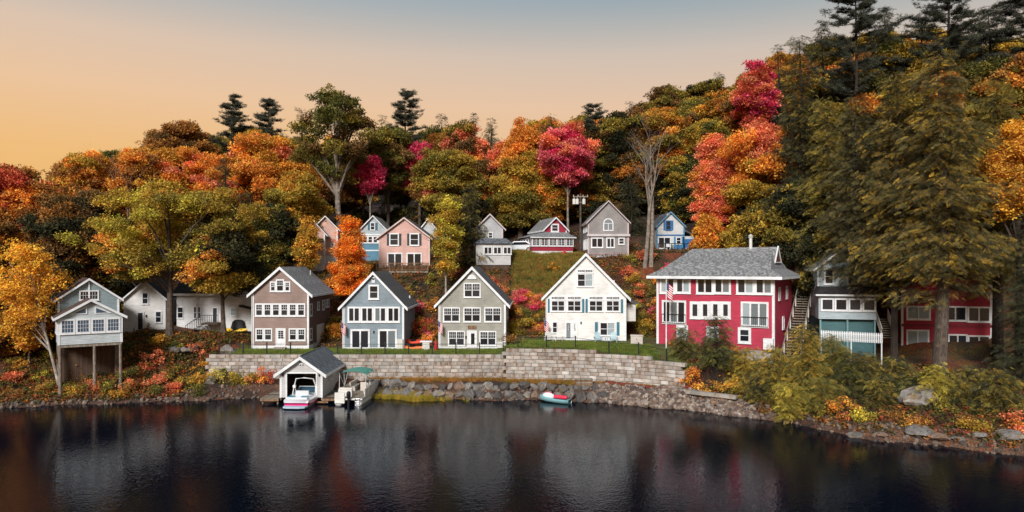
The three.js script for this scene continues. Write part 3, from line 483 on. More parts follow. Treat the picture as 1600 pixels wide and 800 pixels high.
{ // white house beside the dark hemlock
  const H = gableHouse({ name: 'white_porch_house', label: 'white house with a glazed lower porch beside the dark hemlock', z: 7, L: 20, R: 192, base: 520, eave: 322, apex: 236, D: 95, yaw: 6, d: 8, wall: siding(180, 180, 182), roof: M.roofGrey, rake: 0.2, trim: paint(206, 190, 190), below: 3 });
  const g = H.g; mesh('porch', bar(-H.w / 2 - 0.2, -0.9, 0.01, H.w / 2 + 0.85, 1.85, 2.2), siding(196, 194, 192), g); mesh('porch_base', bar(-H.w / 2, -3.2, 0.05, H.w / 2 + 0.7, -0.905, 2.1), M.darkWood, g);
  mesh('porch_roof', prism([[-H.w / 2 - 0.5, 1.9], [H.w / 2 + 1.2, 1.9], [H.w / 2 + 0.2, 2.6], [-H.w / 2 + 0.4, 2.6]], 0.02, 2.5), M.roofSlate, g);
  for (const x of [-0.4, 0.85, 2.15]) makeWindow(g, x, 1.0, 1.15, 1.05, { units: 2, sash: false, z: 2.2, casing: 0.13 });
  makeWindow(g, 0.1, 3.1, 0.7, 0.9, {});
}
{ // little crimson house
  const H = gableHouse({ name: 'little_crimson_house', label: 'little crimson house with wrap around glazed porch and grey roof', z: 7, L: 463, R: 612, base: 468, eave: 335, apex: 258, D: 100, yaw: 15, d: 7, wall: siding(160, 30, 56), roof: M.roofGrey, rake: 0.2, over: 0.25, below: 2.5 });
  const g = H.g, w = H.w; winRect(H, [508, 294, 560, 348], { casing: 0.2 });
  const px0 = -w / 2 - 2.1, px1 = w / 2 + 0.55, pz = 1.2, ph = 1.85;
  mesh('porch_wall', bar(px0, -0.1, -5.5, px1, ph, pz), siding(160, 30, 56), g); mesh('porch_foundation', bar(px0 + 0.05, -2.2, -5.4, px1 - 0.05, -0.102, pz - 0.05), M.white, g);
  mesh('porch_roof', polys([[[px0 - 0.35, ph, pz + 0.35], [px1 + 0.35, ph, pz + 0.35], [w / 2 - 0.3, ph + 0.75, 0], [-w / 2 + 0.1, ph + 0.75, 0]], [[px1 + 0.35, ph, pz + 0.35], [px1 + 0.35, ph, -5.9], [w / 2 - 0.3, ph + 0.75, -5.9], [w / 2 - 0.3, ph + 0.75, 0]], [[px0 - 0.35, ph, -5.9], [px0 - 0.35, ph, pz + 0.35], [-w / 2 + 0.1, ph + 0.75, 0], [-w / 2 + 0.1, ph + 0.75, -5.9]], [[px0 - 0.35, ph - 0.02, pz + 0.35], [px0 - 0.35, ph - 0.02, -5.9], [px1 + 0.35, ph - 0.02, -5.9], [px1 + 0.35, ph - 0.02, pz + 0.35]]]), M.roofGrey, g);
  mesh('porch_eave', [bar(px0 - 0.36, ph - 0.16, pz + 0.3, px1 + 0.36, ph - 0.025, pz + 0.37)], M.white, g);
  for (let i = 0; i < 5; i++) makeWindow(g, px0 + 0.55 + i * (px1 - px0 - 1.1) / 4, 1.12, (px1 - px0 - 0.2) / 5, 1.15, { sash: false, units: 2, grid: 2, casing: 0.12, z: pz });
  for (let i = 0; i < 4; i++) makeWindow(g, 0, 0, 1.2, 1.15, { sash: false, casing: 0.13, pos: [px0, 1.12, pz - 0.9 - i * 1.4], turn: -Math.PI / 2 });
}
{ // grey shingle
  const H = gableHouse({ name: 'grey_shingle_house', label: 'tall weathered grey shingle house with arched gable window', z: 7, L: 752, R: 1020, base: 592, eave: 285, apex: 150, D: 95, d: 9, wall: siding(150, 144, 142, 0.9), roof: M.roofGrey, rake: 0.16, trim: paint(196, 178, 178), over: 0.2, below: 2 });
  { const [x0, y0] = H.loc(852, 340), [x1, y1] = H.loc(920, 243), w = x1 - x0, cx = (x0 + x1) / 2, yh = y0 + w * 0.72;
    const arch = (r, b) => { const s = []; s.push([cx - r, b], [cx + r, b]); for (let i = 0; i <= 12; i++) { const a = Math.PI * i / 12; s.push([cx + r * Math.cos(a), yh + r * Math.sin(a)]); } return s; };
    const f = mesh('arched_window', prism(arch(w / 2, y0), 0.002, 0.05), M.white, H.g); mesh('pane', prism(arch(w / 2 - 0.14, y0 + 0.14), 0.045, 0.06), M.curtainGrey, f); mesh('mullion', [bar(cx - 0.04, y0 + 0.14, 0.05, cx + 0.04, yh, 0.075), bar(cx - w / 2 + 0.14, yh - 0.04, 0.05, cx + w / 2 - 0.14, yh + 0.04, 0.076)], M.white, f); }
  winRect(H, [772, 384, 853, 452], { units: 2, sash: false, casing: 0.15 }); winRect(H, [872, 384, 929, 452], { units: 2, sash: false, casing: 0.15 }); winRect(H, [952, 384, 993, 431], { casing: 0.14 });
  winRect(H, [808, 506, 852, 551], { units: 2, sash: false, casing: 0.13, curtain: 0.7 }); winRect(H, [927, 506, 986, 551], { units: 2, sash: false, casing: 0.14, curtain: 0.7 });
  boxRect(H, [744, 362, 1028, 376], 'band_trim', paint(206, 196, 196), 0.002, 0.28); boxRect(H, [752, 488, 1020, 494], 'band_trim', paint(170, 130, 136), 0.002, 0.04);
  for (let i = 0; i < 3; i++) makeWindow(H.g, 0, 0, 1.2, 1.4, { pos: [-H.w / 2, 3.4, -1 - i * 2], turn: -Math.PI / 2, sash: false }); for (let i = 0; i < 3; i++) makeWindow(H.g, 0, 0, 0.7, 1.2, { pos: [-H.w / 2, 5.7, -1.2 - i * 2], turn: -Math.PI / 2 });
}
{ // blue and white
  const H = gableHouse({ name: 'blue_trimmed_house', label: 'white house with bright blue trim and shutters on a raised deck', z: 7, L: 1205, R: 1386, base: 466, eave: 312, apex: 222, D: 101, d: 7, wall: siding(206, 208, 208), roof: M.roofSlate, rake: 0.2, trim: paint(96, 150, 184), over: 0.15, below: 3.5, found: M.darkWood });
  const g = H.g, blue = paint(24, 104, 164), w = H.w;
  winRect(H, [1263, 271, 1299, 336], { casing: 0.12, trim: blue }); for (const r of [[1249, 272, 1261, 336], [1301, 272, 1313, 336]]) boxRect(H, r, 'shutter', blue);
  { const [x, y] = H.loc(1280, 237); mesh('round_vent', new THREE.CylinderGeometry(0.24, 0.24, 0.06, 16).rotateX(Math.PI / 2).translate(x, y, 0.04), M.offwhite, g); }
  winRect(H, [1212, 379, 1297, 458], { units: 2, sash: false, casing: 0.13, name: 'sliding_door' }); boxRect(H, [1318, 378, 1386, 466], 'blue_panel', siding(60, 132, 180), 0.002, 0.03); winRect(H, [1330, 380, 1366, 428], { casing: 0.13, z: 0.03 });
  boxRect(H, [1205, 364, 1386, 372], 'band_trim', blue);
  mesh('side_wing', bar(w / 2 + 0.002, 0, -5, w / 2 + 1.5, 2.0, -0.4), siding(200, 204, 206), g); mesh('wing_roof', prism([[w / 2 + 0.01, 2.75], [w / 2 + 1.75, 1.95], [w / 2 + 1.75, 2.1], [w / 2 + 0.01, 2.95]], -5.2, -0.1), M.roofSlate, g); mesh('wing_panel', bar(w / 2 + 0.1, 0.1, -0.395, w / 2 + 1.4, 1.6, -0.37), blue, g);
  const dz = 2.4; mesh('deck', bar(-w / 2 - 0.3, -0.2, 0.01, w / 2 + 1.8, -0.01, dz), M.darkWood, g);
  mesh('deck_rail', [bar(-w / 2 - 0.3, 0.8, dz - 0.1, w / 2 + 1.8, 0.9, dz), ...Array.from({ length: 7 }, (_, i) => bar(-w / 2 - 0.3 + i * 0.92, 0, dz - 0.09, -w / 2 - 0.22 + i * 0.92, 0.8, dz - 0.01))], M.blackMetal, g); mesh('rail_panel', bar(-w / 2 - 0.25, 0.1, dz - 0.06, w / 2 + 1.75, 0.75, dz - 0.045), M.clearGlass, g);
  for (const x of [-w / 2, 0.4, w / 2 + 1.4]) mesh('deck_post', bar(x - 0.08, -4, dz - 0.4, x + 0.08, -0.2, dz - 0.24), M.offwhite, g);
  mesh('deck_brace', rod([-w / 2 + 0.1, -0.3, dz - 0.2], [0.3, -2.2, dz - 0.2], 0.07), M.offwhite, g);
  mesh('porch_chair', [box(0.5, 0.06, 0.5, -0.6, 0.42, 1.2), box(0.5, 0.5, 0.06, -0.6, 0.7, 0.95), ...[-0.8, -0.4].flatMap(x => [0.98, 1.4].map(z => box(0.05, 0.42, 0.05, x, 0.2, z)))], M.white, g);
}
// ---- right bank
{ // pale blue house
  const H = gableHouse({ name: 'pale_teal_house', label: 'pale blue grey two storey house with porch windows behind the hemlocks', z: 5, L: 135, R: 330, base: 275, eave: 92, apex: 20, D: 70.5, yaw: -14, d: 8, wall: siding(182, 196, 200), roof: M.roofGrey, rake: 0.22, below: 4, found: siding(70, 112, 116) });
  const g = H.g, w = H.w, h1 = H.loc(230, 186)[1];
  winRect(H, [158, 92, 196, 152], { casing: 0.15 }); winRect(H, [242, 92, 280, 152], { casing: 0.15 });
  mesh('porch', bar(-w / 2 - 0.2, 0, 0.01, w / 2 + 0.1, h1, 1.8), siding(170, 184, 190), g);
  mesh('porch_roof', prism([[-w / 2 - 0.5, h1 + 0.02], [w / 2 + 0.4, h1 + 0.02], [w / 2 + 0.1, h1 + 0.75], [-w / 2 - 0.1, h1 + 0.75]], 0.02, 2.2), M.roofBlack, g); mesh('porch_eave', bar(-w / 2 - 0.52, h1 - 0.15, 1.75, w / 2 + 0.42, h1 + 0.012, 2.23), M.white, g);
  for (let i = 0; i < 4; i++) makeWindow(g, -w / 2 + 0.6 + i * 1.25, h1 - 1.0, 1.2, 1.25, { units: 1, sash: false, casing: 0.15, z: 1.8 });
  mesh('porch_skirt', bar(-w / 2, -3.6, 0.1, w / 2, -0.002, 1.3), siding(64, 104, 108), g); for (const x of [-w / 2, 0, w / 2]) mesh('porch_post', bar(x - 0.08, -3.6, 1.5, x + 0.08, -0.002, 1.66), paint(110, 150, 154), g);
  for (let i = 0; i < 9; i++) mesh('stair_tread', bar(w / 2 + 0.4, -0.2 * i - 0.06, 0.2 + 0.28 * i, w / 2 + 1.5, -0.2 * i, 0.5 + 0.28 * i), M.greyWood, g);
  mesh('stair_rail', [rod([w / 2 + 0.4, 0.95, 0.2], [w / 2 + 0.4, -0.8, 2.7], 0.05), rod([w / 2 + 1.5, 0.95, 0.2], [w / 2 + 1.5, -0.8, 2.7], 0.05), ...Array.from({ length: 9 }, (_, i) => [w / 2 + 0.4, w / 2 + 1.5].map(x => bar(x - 0.025, -0.2 * i, 0.2 + 0.28 * i, x + 0.025, 0.9 - 0.2 * i, 0.25 + 0.28 * i))).flat()], M.offwhite, g);
}
{ // crimson house behind the hemlock trunk
  const H = gableHouse({ name: 'hemlock_red_house', label: 'crimson house with wide white windows behind the big hemlock trunk', z: 5, L: 444, R: 776, base: 400, eave: 168, apex: 60, D: 70, yaw: -10, d: 8, wall: siding(160, 26, 50), roof: M.roofBlack, rake: 0.22, below: 3.5, found: siding(120, 24, 44) });
  for (const [r, u] of [[[461, 231, 550, 281], 2], [[598, 232, 684, 286], 2], [[685, 234, 771, 290], 2], [[461, 319, 545, 381], 2], [[613, 335, 686, 396], 2], [[686, 339, 770, 398], 2]]) winRect(H, r, { units: u, sash: false, casing: 0.15, curtain: r[0] === 461 ? 0.6 : 0.1 });
  boxRect(H, [444, 300, 776, 306], 'band_trim', siding(130, 24, 44), 0.002, 0.06);
}
// ---------------------------------------------------------------- retaining walls of split-face blocks
function blockGeo(w, h, d) { // bulged, chamfered front
  const c = 0.035, b = rr(0.02, 0.07), x = w / 2, y = h / 2, j = () => rr(-0.015, 0.015);
  const back = [[-x, -y, -d], [x, -y, -d], [x, y, -d], [-x, y, -d]], rim = [[-x, -y, 0], [x, -y, 0], [x, y, 0], [-x, y, 0]], f = [[-x + c + j(), -y + c + j(), b + j()], [x - c + j(), -y + c + j(), b + j()], [x - c + j(), y - c + j(), b + j()], [-x + c + j(), y - c + j(), b + j()]];
  const q = [[f[0], f[1], f[2], f[3]]];
  for (let i = 0; i < 4; i++) { const k = (i + 1) % 4; q.push([rim[i], rim[k], f[k], f[i]], [back[i], back[k], rim[k], rim[i]]); }
  const g = boxUV(polys(q)); const ox = rr(0, 4), oy = rr(0, 4), uv = g.attributes.uv; for (let i = 0; i < uv.count; i++) uv.setXY(i, uv.getX(i) + ox, uv.getY(i) + oy); g.userData.ready = true; return g;
}
const ROW = 0.36, blockVariants = [0.74, 0.84, 0.94, 1.06].flatMap(w => [0, 1, 2].map(() => ({ w, g: blockGeo(w - 0.02, ROW - 0.02, 0.5) })));
const blockMats = [[186, 177, 169], [190, 182, 175], [181, 171, 164], [188, 175, 166], [194, 187, 181], [178, 164, 154]].map(c => std(col(...c), { map: stoneMap, bumpMap: stoneBump, bumpScale: 0.03, roughness: 0.95 }));
const paleBlock = std(col(210, 205, 200), { map: stoneMap, bumpMap: stoneBump, bumpScale: 0.03, roughness: 0.95 });
function layWall(name, label, path, topAt, foot, pale) {
  const g = base(name, label, 'wall');
  const seg = []; let L = 0; for (let i = 1; i < path.length; i++) { const dx = path[i][0] - path[i - 1][0], dz = path[i][1] - path[i - 1][1], l = Math.hypot(dx, dz); seg.push([L, l, path[i - 1], dx / l, dz / l]); L += l; }
  const where = s => { const q = seg.find(q => s <= q[0] + q[1]) || seg[seg.length - 1]; return [q[2][0] + q[3] * (s - q[0]), q[2][1] + q[4] * (s - q[0]), Math.atan2(q[4], q[3])]; };
  for (let r = 0; r < 12; r++) {
    let s = (r % 2) * -0.45; const y = foot + ROW * (r + 0.5);
    while (s < L) {
      const v = pick(blockVariants), [x, d, a] = where(clamp(s + v.w / 2, 0.1, L - 0.1));
      if (y + ROW / 2 <= topAt(x) + 0.08) {
        const b = mesh('block', v.g, pale && rnd() < pale(x, y) ? paleBlock : pick(blockMats), g);
        b.position.set(x, y, -d + 0.015 * r * -1 + rr(-0.015, 0.015)); b.rotation.y = a;
      }
      s += v.w;
    }
  }
  // rubble core behind the face
  const core = []; for (let s = 0.3; s < L - 0.3; s += 0.9) { const [x, d, a] = where(s + 0.45); core.push(new THREE.BoxGeometry(0.95, topAt(x) - foot - 0.12, 0.3).rotateY(a).translate(x, (topAt(x) + foot) / 2 - 0.08, -d - 0.42)); }
  mesh('core', core, std(col(92, 70, 58), { map: stoneMap, roughness: 1 }), g);
  return g;
}
const leftPath = [[-30.6, WALL_LEFT_D], [-0.4, WALL_LEFT_D]];
layWall('low_block_wall', 'long low retaining wall of pale stone blocks below the three lawn cottages', leftPath, () => 3.64, 1.08, null);
layWall('tall_block_wall', 'taller curved retaining wall of stone blocks in front of the cream cottage', WALL_R.map(p => [p[0], p[1]]), wallTop, 1.08, (x, y) => (x > 5 && y < 3.2 ? 0.22 : 0.04));

// ---------------------------------------------------------------- black yard fences
function fence(name, label, path, topAt) {
  const g = base(name, label, 'fence');
  const pts = []; let acc = 0; for (let i = 0; i < path.length; i++) { if (!i) { pts.push(path[0]); continue; } const [x0, d0] = path[i - 1], [x1, d1] = path[i], l = Math.hypot(x1 - x0, d1 - d0), n = Math.max(1, Math.round(l / 2.35)); for (let k = 1; k <= n; k++) pts.push([lerp(x0, x1, k / n), lerp(d0, d1, k / n)]); }
  const y = p => topAt(p[0]);
  pts.forEach((p, i) => {
    mesh('post', [box(0.11, 1.3, 0.11, p[0], y(p) + 0.58, -p[1]), box(0.15, 0.04, 0.15, p[0], y(p) + 1.25, -p[1])], M.blackMetal, g);
    if (!i) return; const q = pts[i - 1], wires = [];
    for (const hgt of [0.12, 1.1]) mesh('rail', rod([q[0], y(q) + hgt, -q[1]], [p[0], y(p) + hgt, -p[1]], 0.022, 5), M.blackMetal, g);
    for (let k = 1; k < 14; k++) { const x = lerp(q[0], p[0], k / 14), d = lerp(q[1], p[1], k / 14), yy = lerp(y(q), y(p), k / 14); wires.push(rod([x, yy + 0.12, -d], [x, yy + 1.1, -d], 0.006, 4)); }
    mesh('pickets', wires, M.blackMetal, g);
  });
}
fence('lawn_fence', 'low black post fence along the lawn above the long block wall', [[-29.8, 71.75], [-0.9, 71.75]], () => 3.5);
fence('upper_lawn_fence', 'black post fence on the taller wall before the cream cottage', [[0.6, 70.9], [6.3, 70], [9.5, 69], [12.2, 67.9], [14.6, 66.5]], x => wallTop(x) - 0.12);

// ---------------------------------------------------------------- rocks
function rockGeo(seed, det = 3) {
  const g0 = new THREE.IcosahedronGeometry(1, det), p = g0.attributes.position, cuts = []; const r2 = mulberry(seed);
  for (let i = 0; i < 9; i++) { const v = new THREE.Vector3(r2() * 2 - 1, r2() * 2 - 1, r2() * 2 - 1).normalize(); cuts.push([v, 0.55 + 0.35 * r2()]); }
  for (let i = 0; i < p.count; i++) { const v = new THREE.Vector3().fromBufferAttribute(p, i); for (const [n, d] of cuts) { const k = v.dot(n) - d; if (k > 0) v.addScaledVector(n, -k * 0.9); } const s = 1 + 0.07 * Math.sin(v.x * 5 + seed) * Math.sin(v.y * 6) + 0.05 * Math.sin(v.z * 9 + v.x * 7); v.multiplyScalar(s); p.setXYZ(i, v.x, v.y, v.z); }
  g0.computeVertexNormals(); const g = boxUV(clean(g0)); g.userData.ready = true; return g;
}
const rocks = [3, 14, 25, 36, 47, 58].map(s => rockGeo(s)), pebble = rockGeo(71, 1);
function boulder(x, D, sx, sy, sz, label, group, m = pick(M.rock), lift = 0.25) {
  const b = mesh('boulder', pick(rocks), m, null); b.scale.set(sx, sy, sz); b.rotation.set(rr(-0.3, 0.3), rr(0, 6.28), rr(-0.3, 0.3)); b.position.set(x, landH(x, D) + sy * lift, -D);
  b.userData = { label, category: 'boulder' }; if (group) b.userData.group = group; return b;
}
const BANK = [['blue cottage', -13.6, -10.4], ['yard beside the blue cottage', -10.4, -7.2], ['grey cottage', -7.2, -0.4], ['meeting of the two walls', -0.4, 3.4], ['cream cottage', 3.4, 9.5]], bankUsed = new Set();
function shoreLabel(kind, x) { // which of the things on the terrace the rock lies below
  const [n, a, b] = BANK.find(q => x < q[2]) || BANK[4], t = (x - a) / (b - a), spots = ['left edge', 'left quarter', 'left centre', 'middle', 'right centre', 'right quarter', 'right edge'], i = clamp(Math.floor(t * 7), 0, 6);
  for (let k = 0; k < 14; k++) { const j = i + (k % 2 ? -1 : 1) * Math.ceil(k / 2); if (j < 0 || j > 6) continue; const l = `${kind} below the ${spots[j]} of the ${n}`; if (!bankUsed.has(l)) { bankUsed.add(l); return l; } }
  return `${kind} below the ${n}`;
}
for (let row = 0; row < 2; row++) for (let x = -13.4 + row * 0.5; x < 8.3;) {
  const s = rr(0.5, 0.86) * (row ? 0.85 : 1); x += s * 0.82;
  boulder(x, shoreD(x) + 0.5 + row * 1.25 + rr(-0.15, 0.15), s, s * rr(0.62, 0.85), s * rr(0.7, 0.9), shoreLabel(row ? 'upper bank boulder' : 'waterline boulder', x), row ? 'upper riprap boulders' : 'waterline riprap boulders');
  x += s * 0.62;
}
boulder(-29.9, 74.5, 1.1, 0.8, 0.9, 'large pale boulder beside the stone fire pit', null, M.rock[2]);
boulder(-28.6, 70.2, 1.0, 0.7, 0.8, 'grey boulder at the end of the long wall'); boulder(-29.6, 69.2, 0.7, 0.55, 0.6, 'small grey rock on the slope below the fire pit');
boulder(31.5, 54.5, 1.5, 0.9, 1.2, 'big pale rock face among bushes under the hemlocks', null, M.rock[2], 0.5);
for (const [px, py, s, text] of [[1340, 684, 0.5, 'low wet rock at the waterline below the orange drooping shrub'], [1440, 690, 0.9, 'long wet rock at the waterline below the lime young hemlock'], [1470, 694, 0.7, 'grey wet rock at the waterline under the thick hemlock trunk'], [1535, 700, 0.5, 'flat wet rock beside the rust and gold shrub'], [1580, 703, 0.8, 'pale flat rock below the glowing orange corner shrub'], [1380, 688, 0.45, 'small wet rock below the pale rock face'], [1500, 698, 0.4, 'smallest wet rock between the hemlock trunk and lower right corner']]) { const D = EYE * F / (py - HORIZON), x = (px - 800) / F * D; boulder(x, D + 0.3, s * 1.3, s * 0.5, s, text, 'hemlock shore rocks'); }
{ // stone fire pit
  const c = at(287, 552, 74); c.y = landH(c.x, 74); const g = base('fire_pit', 'ring of stones around a fire pit near the white houses', 'fire pit', [c.x, c.y, c.z]);
  for (let i = 0; i < 11; i++) { const a = i / 11 * Math.PI * 2; const s = mesh('stone', pick(rocks), pick(M.rock), g); s.scale.set(0.42, 0.34, 0.36); s.position.set(Math.cos(a) * 1.15, 0.2, Math.sin(a) * 0.9); s.rotation.y = rr(0, 6); }
  mesh('ash_bed', cyl(0.95, 0.9, 0.12, 0, 0.02, 0, 16), std(col(40, 34, 32), { roughness: 1 }), g);
}
function scatter(name, label, geo, mats, n, place, cat = 'ground cover') { // uncountable cover: one instanced object
  const im = new THREE.InstancedMesh(geo, mats, n), m4 = new THREE.Matrix4(), q = new THREE.Quaternion(), e = new THREE.Euler(), c = new THREE.Color();
  let k = 0; for (let i = 0; i < n; i++) { const r = place(i); if (!r) continue; e.set(...r.rot); q.setFromEuler(e); m4.compose(new THREE.Vector3(...r.pos), q, new THREE.Vector3(...r.scale)); im.setMatrixAt(k, m4); im.setColorAt(k, c.setRGB(...r.color)); k++; }
  im.count = k; im.name = numbered(name); im.userData = { label, category: cat, kind: 'stuff' }; im.castShadow = im.receiveShadow = true; scene.add(im); return im;
}
const tone = (r, g, b, j = 0.25) => { const k = 1 + rr(-j, j); return [lin(r) * k, lin(g) * k, lin(b) * k]; };
scatter('rubble', 'bank of broken pale stones at the waterline below the tall wall', pebble, std(new THREE.Color(1, 1, 1), { map: rockMap, roughness: 1 }), 1500, () => {
  const x = rr(7.8, 20.2), s = rnd() ** 1.3, span = table([[7.8, 2.4], [12, 3.0], [16, 3.4], [20, 1.8]], x), D = shoreD(x) - 0.2 + s * span, k = rr(0.1, 0.3);
  return { pos: [x, landH(x, D) + k * 0.3 + 0.1, -D], rot: [rr(0, 6), rr(0, 6), rr(0, 6)], scale: [k * rr(0.9, 1.4), k * 0.75, k], color: pick([tone(170, 150, 140), tone(196, 184, 176), tone(150, 128, 116), tone(120, 106, 100)]) };
}, 'rubble');
scatter('shore_stones', 'small stones scattered between the boulders and along the shore', pebble, std(new THREE.Color(1, 1, 1), { map: rockMap, roughness: 1 }), 1400, () => {
  const x = rr(-46, 40), D = shoreD(x) + rr(-0.3, 2.2), k = rr(0.06, 0.22); if (x > -24 && x < -14.5 && D < 72) return null;
  return { pos: [x, landH(x, D) + k * 0.3, -D], rot: [rr(0, 6), rr(0, 6), rr(0, 6)], scale: [k * 1.2, k * 0.7, k], color: pick([tone(140, 128, 120), tone(110, 98, 92), tone(160, 140, 126)]) };
}, 'stones');

// ---------------------------------------------------------------- boathouse, dock, boats
{
  const D = 64.3, P = at(...Z[8](437, 577), D); P.y = 0.55;
  const loc = (x, y) => onPlane(P, 0, ...Z[8](x, y));
  const xl = loc(232, 577)[0], xr = loc(638, 577)[0], w = xr - xl, h = loc(437, 320)[1], top = loc(437, 178)[1], d = 7.6, hw = w / 2, cx = (xl + xr) / 2;
  P.x += cx;
  const g = base('boathouse', 'pale grey boathouse with open door and shingled gable roof', 'boathouse', P.toArray()), wall = siding(196, 193, 192);
  const dw = loc(575, 577)[0] - loc(297, 577)[0], dcx = (loc(575, 577)[0] + loc(297, 577)[0]) / 2 - cx, dh = loc(437, 330)[1];
  const s = new THREE.Shape([[-hw, 0], [dcx - dw / 2, 0], [dcx - dw / 2, dh], [dcx + dw / 2, dh], [dcx + dw / 2, 0], [hw, 0], [hw, h], [0, top], [-hw, h]].map(p => new THREE.Vector2(...p)));
  mesh('front_wall', new THREE.ExtrudeGeometry(s, { depth: 0.12, bevelEnabled: false }).translate(0, 0, -0.12), wall, g);
  mesh('back_wall', prism([[-hw, 0], [hw, 0], [hw, h], [0, top], [-hw, h]], -d, -d + 0.12), wall, g);
  for (const k of [-1, 1]) mesh('side_wall', bar(k * (hw - 0.12), 0, -d + 0.122, k * hw, h - 0.02, -0.122), wall, g);
  const m = (top - h) / hw, up = (x, k) => [x, top - Math.abs(x) * m + k], e = 0.42, f = 0.4;
  for (const k of [-1, 1]) {
    const pr = prism(k > 0 ? [up(0, 0.02), up(hw + e, 0.02), up(hw + e, 0.16), up(0, 0.16)] : [up(0, 0.02), up(0, 0.16), up(-hw - e, 0.16), up(-hw - e, 0.02)], -d - 0.2, f); mesh('roof_deck', pr, M.white, g);
    // shingle courses, each its own strip
    const len = (hw + e) * Math.sqrt(1 + m * m), n = 15, a = Math.atan(m);
    for (let i = 0; i < n; i++) {
      const t0 = i / n, t1 = (i + 1.12) / n, x0 = k * (hw + e) * t0, x1 = k * Math.min((hw + e) * t1, hw + e + 0.03), y0 = top - Math.abs(x0) * m + 0.175, y1 = top - Math.abs(x1) * m + 0.2;
      const q = clean(prism(k > 0 ? [[x0, y0 - 0.012], [x1, y1 - 0.012], [x1, y1 + 0.012], [x0, y0 + 0.004]] : [[x0, y0 - 0.012], [x0, y0 + 0.004], [x1, y1 + 0.012], [x1, y1 - 0.012]], -d - 0.22, f + 0.02));
      const p = q.attributes.position, uv = new Float32Array(p.count * 2); for (let j = 0; j < p.count; j++) { uv[2 * j] = p.getZ(j) + i * 0.37; uv[2 * j + 1] = i * 0.137 + (Math.abs(p.getX(j)) - Math.abs(x0)) * 0.5; } q.setAttribute('uv', new THREE.BufferAttribute(uv, 2));
      mesh('shingle_course', q, M.roofSlate, g, true);
    }
    mesh('rake_trim', prism(k > 0 ? [up(0, -0.14), up(hw + e + 0.03, -0.14), up(hw + e + 0.03, 0.165), up(0, 0.165)] : [up(0, -0.14), up(0, 0.165), up(-hw - e - 0.03, 0.165), up(-hw - e - 0.03, -0.14)], f + 0.003, f + 0.07), M.white, g);
    mesh('eave_trim', bar(k * (hw + e + 0.002), up(hw + e, -0.08)[1], -d - 0.2, k * (hw + e + 0.06), up(hw + e, 0.155)[1], f), M.white, g);
    mesh('corner_trim', bar(k * (hw - 0.16), 0, 0.002, k * (hw + 0.03), h - 0.05, 0.03), M.white, g);
    mesh('wall_lantern', [box(0.12, 0.24, 0.1, k * (hw - 0.27), dh - 0.12, 0.07), box(0.16, 0.03, 0.14, k * (hw - 0.27), dh + 0.01, 0.08)], M.blackMetal, g);
  }
  mesh('ridge_cap', rod([0, top + 0.19, -d - 0.2], [0, top + 0.19, f], 0.06, 8), M.roofSlate, g);
  mesh('door_frame', [bar(dcx - dw / 2 - 0.13, 0, 0.002, dcx - dw / 2 - 0.001, dh + 0.14, 0.05), bar(dcx + dw / 2 + 0.001, 0, 0.002, dcx + dw / 2 + 0.13, dh + 0.14, 0.05), bar(dcx - dw / 2, dh + 0.001, 0.002, dcx + dw / 2, dh + 0.14, 0.048)], M.white, g);
  mesh('gable_light', [box(0.3, 0.08, 0.12, 0, top - 0.55, 0.07), new THREE.SphereGeometry(0.07, 8, 6).translate(-0.12, top - 0.6, 0.12), new THREE.SphereGeometry(0.07, 8, 6).translate(0.12, top - 0.6, 0.12)], M.white, g);
  mesh('interior_lining', [bar(-hw + 0.13, 0.0, -d + 0.125, hw - 0.13, top - 1.4, -d + 0.2), bar(-hw + 0.125, 0, -d + 0.2, -hw + 0.15, h - 0.1, -0.13), bar(hw - 0.15, 0, -d + 0.2, hw - 0.125, h - 0.1, -0.13)], std(col(70, 48, 42), { map: woodMap, roughness: 1 }), g);
  makeWindow(g, 0, 0, 0.75, 0.6, { pos: [hw, h - 0.75, -2.9], turn: Math.PI / 2, sash: false, units: 2, casing: 0.1 });
  // dock around the boathouse: each board of the deck is a plank
  const dk = base('dock', 'weathered wooden dock around the boathouse', 'dock', [P.x, 0, P.z]);
  const plank = shared('plank', () => box(1, 0.05, 0.17)), deckY = 0.5;
  const boards = (x0, x1, z0, z1) => { for (let z = z0; z < z1; z += 0.2) { const b = mesh('plank', plank, rnd() < 0.5 ? M.greyWood : M.darkWood, dk); b.scale.x = x1 - x0; b.position.set((x0 + x1) / 2, deckY + rr(-0.006, 0.006), z + 0.1); } };
  boards(hw + 0.04, hw + 2.0, -7.4, 0.15); boards(-hw - 1.7, -hw - 0.04, -5.0, 0.3);
  for (const [x0, x1] of [[hw + 0.04, hw + 2.0], [-hw - 1.7, -hw - 0.04]]) { mesh('fascia_beam', bar(x0 - 0.02, 0.28, x0 > 0 ? 0.152 : 0.302, x1 + 0.02, 0.47, x0 > 0 ? 0.2 : 0.35), M.wood, dk); for (const x of [x0 + 0.15, x1 - 0.15]) for (const z of [0.05, -3.4]) mesh('pile', cyl(0.09, 0.09, 2.45, x, -2, z, 8), M.barkPale, dk); }
  for (const k of [-1, 1]) mesh('sill_beam', bar(k * (hw - 0.1), 0.3, -d, k * (hw + 0.02), 0.545, 0.02), M.greyWood, dk);
  const crib = mesh('crib_pier', [bar(dcx + dw / 2 + 0.1, 0.12, 0.26, hw + 0.6, 0.26, 0.36)], M.wood, dk);
}
const BH = { x: at(...Z[8](437, 577), 64.3).x, z: -64.3 };
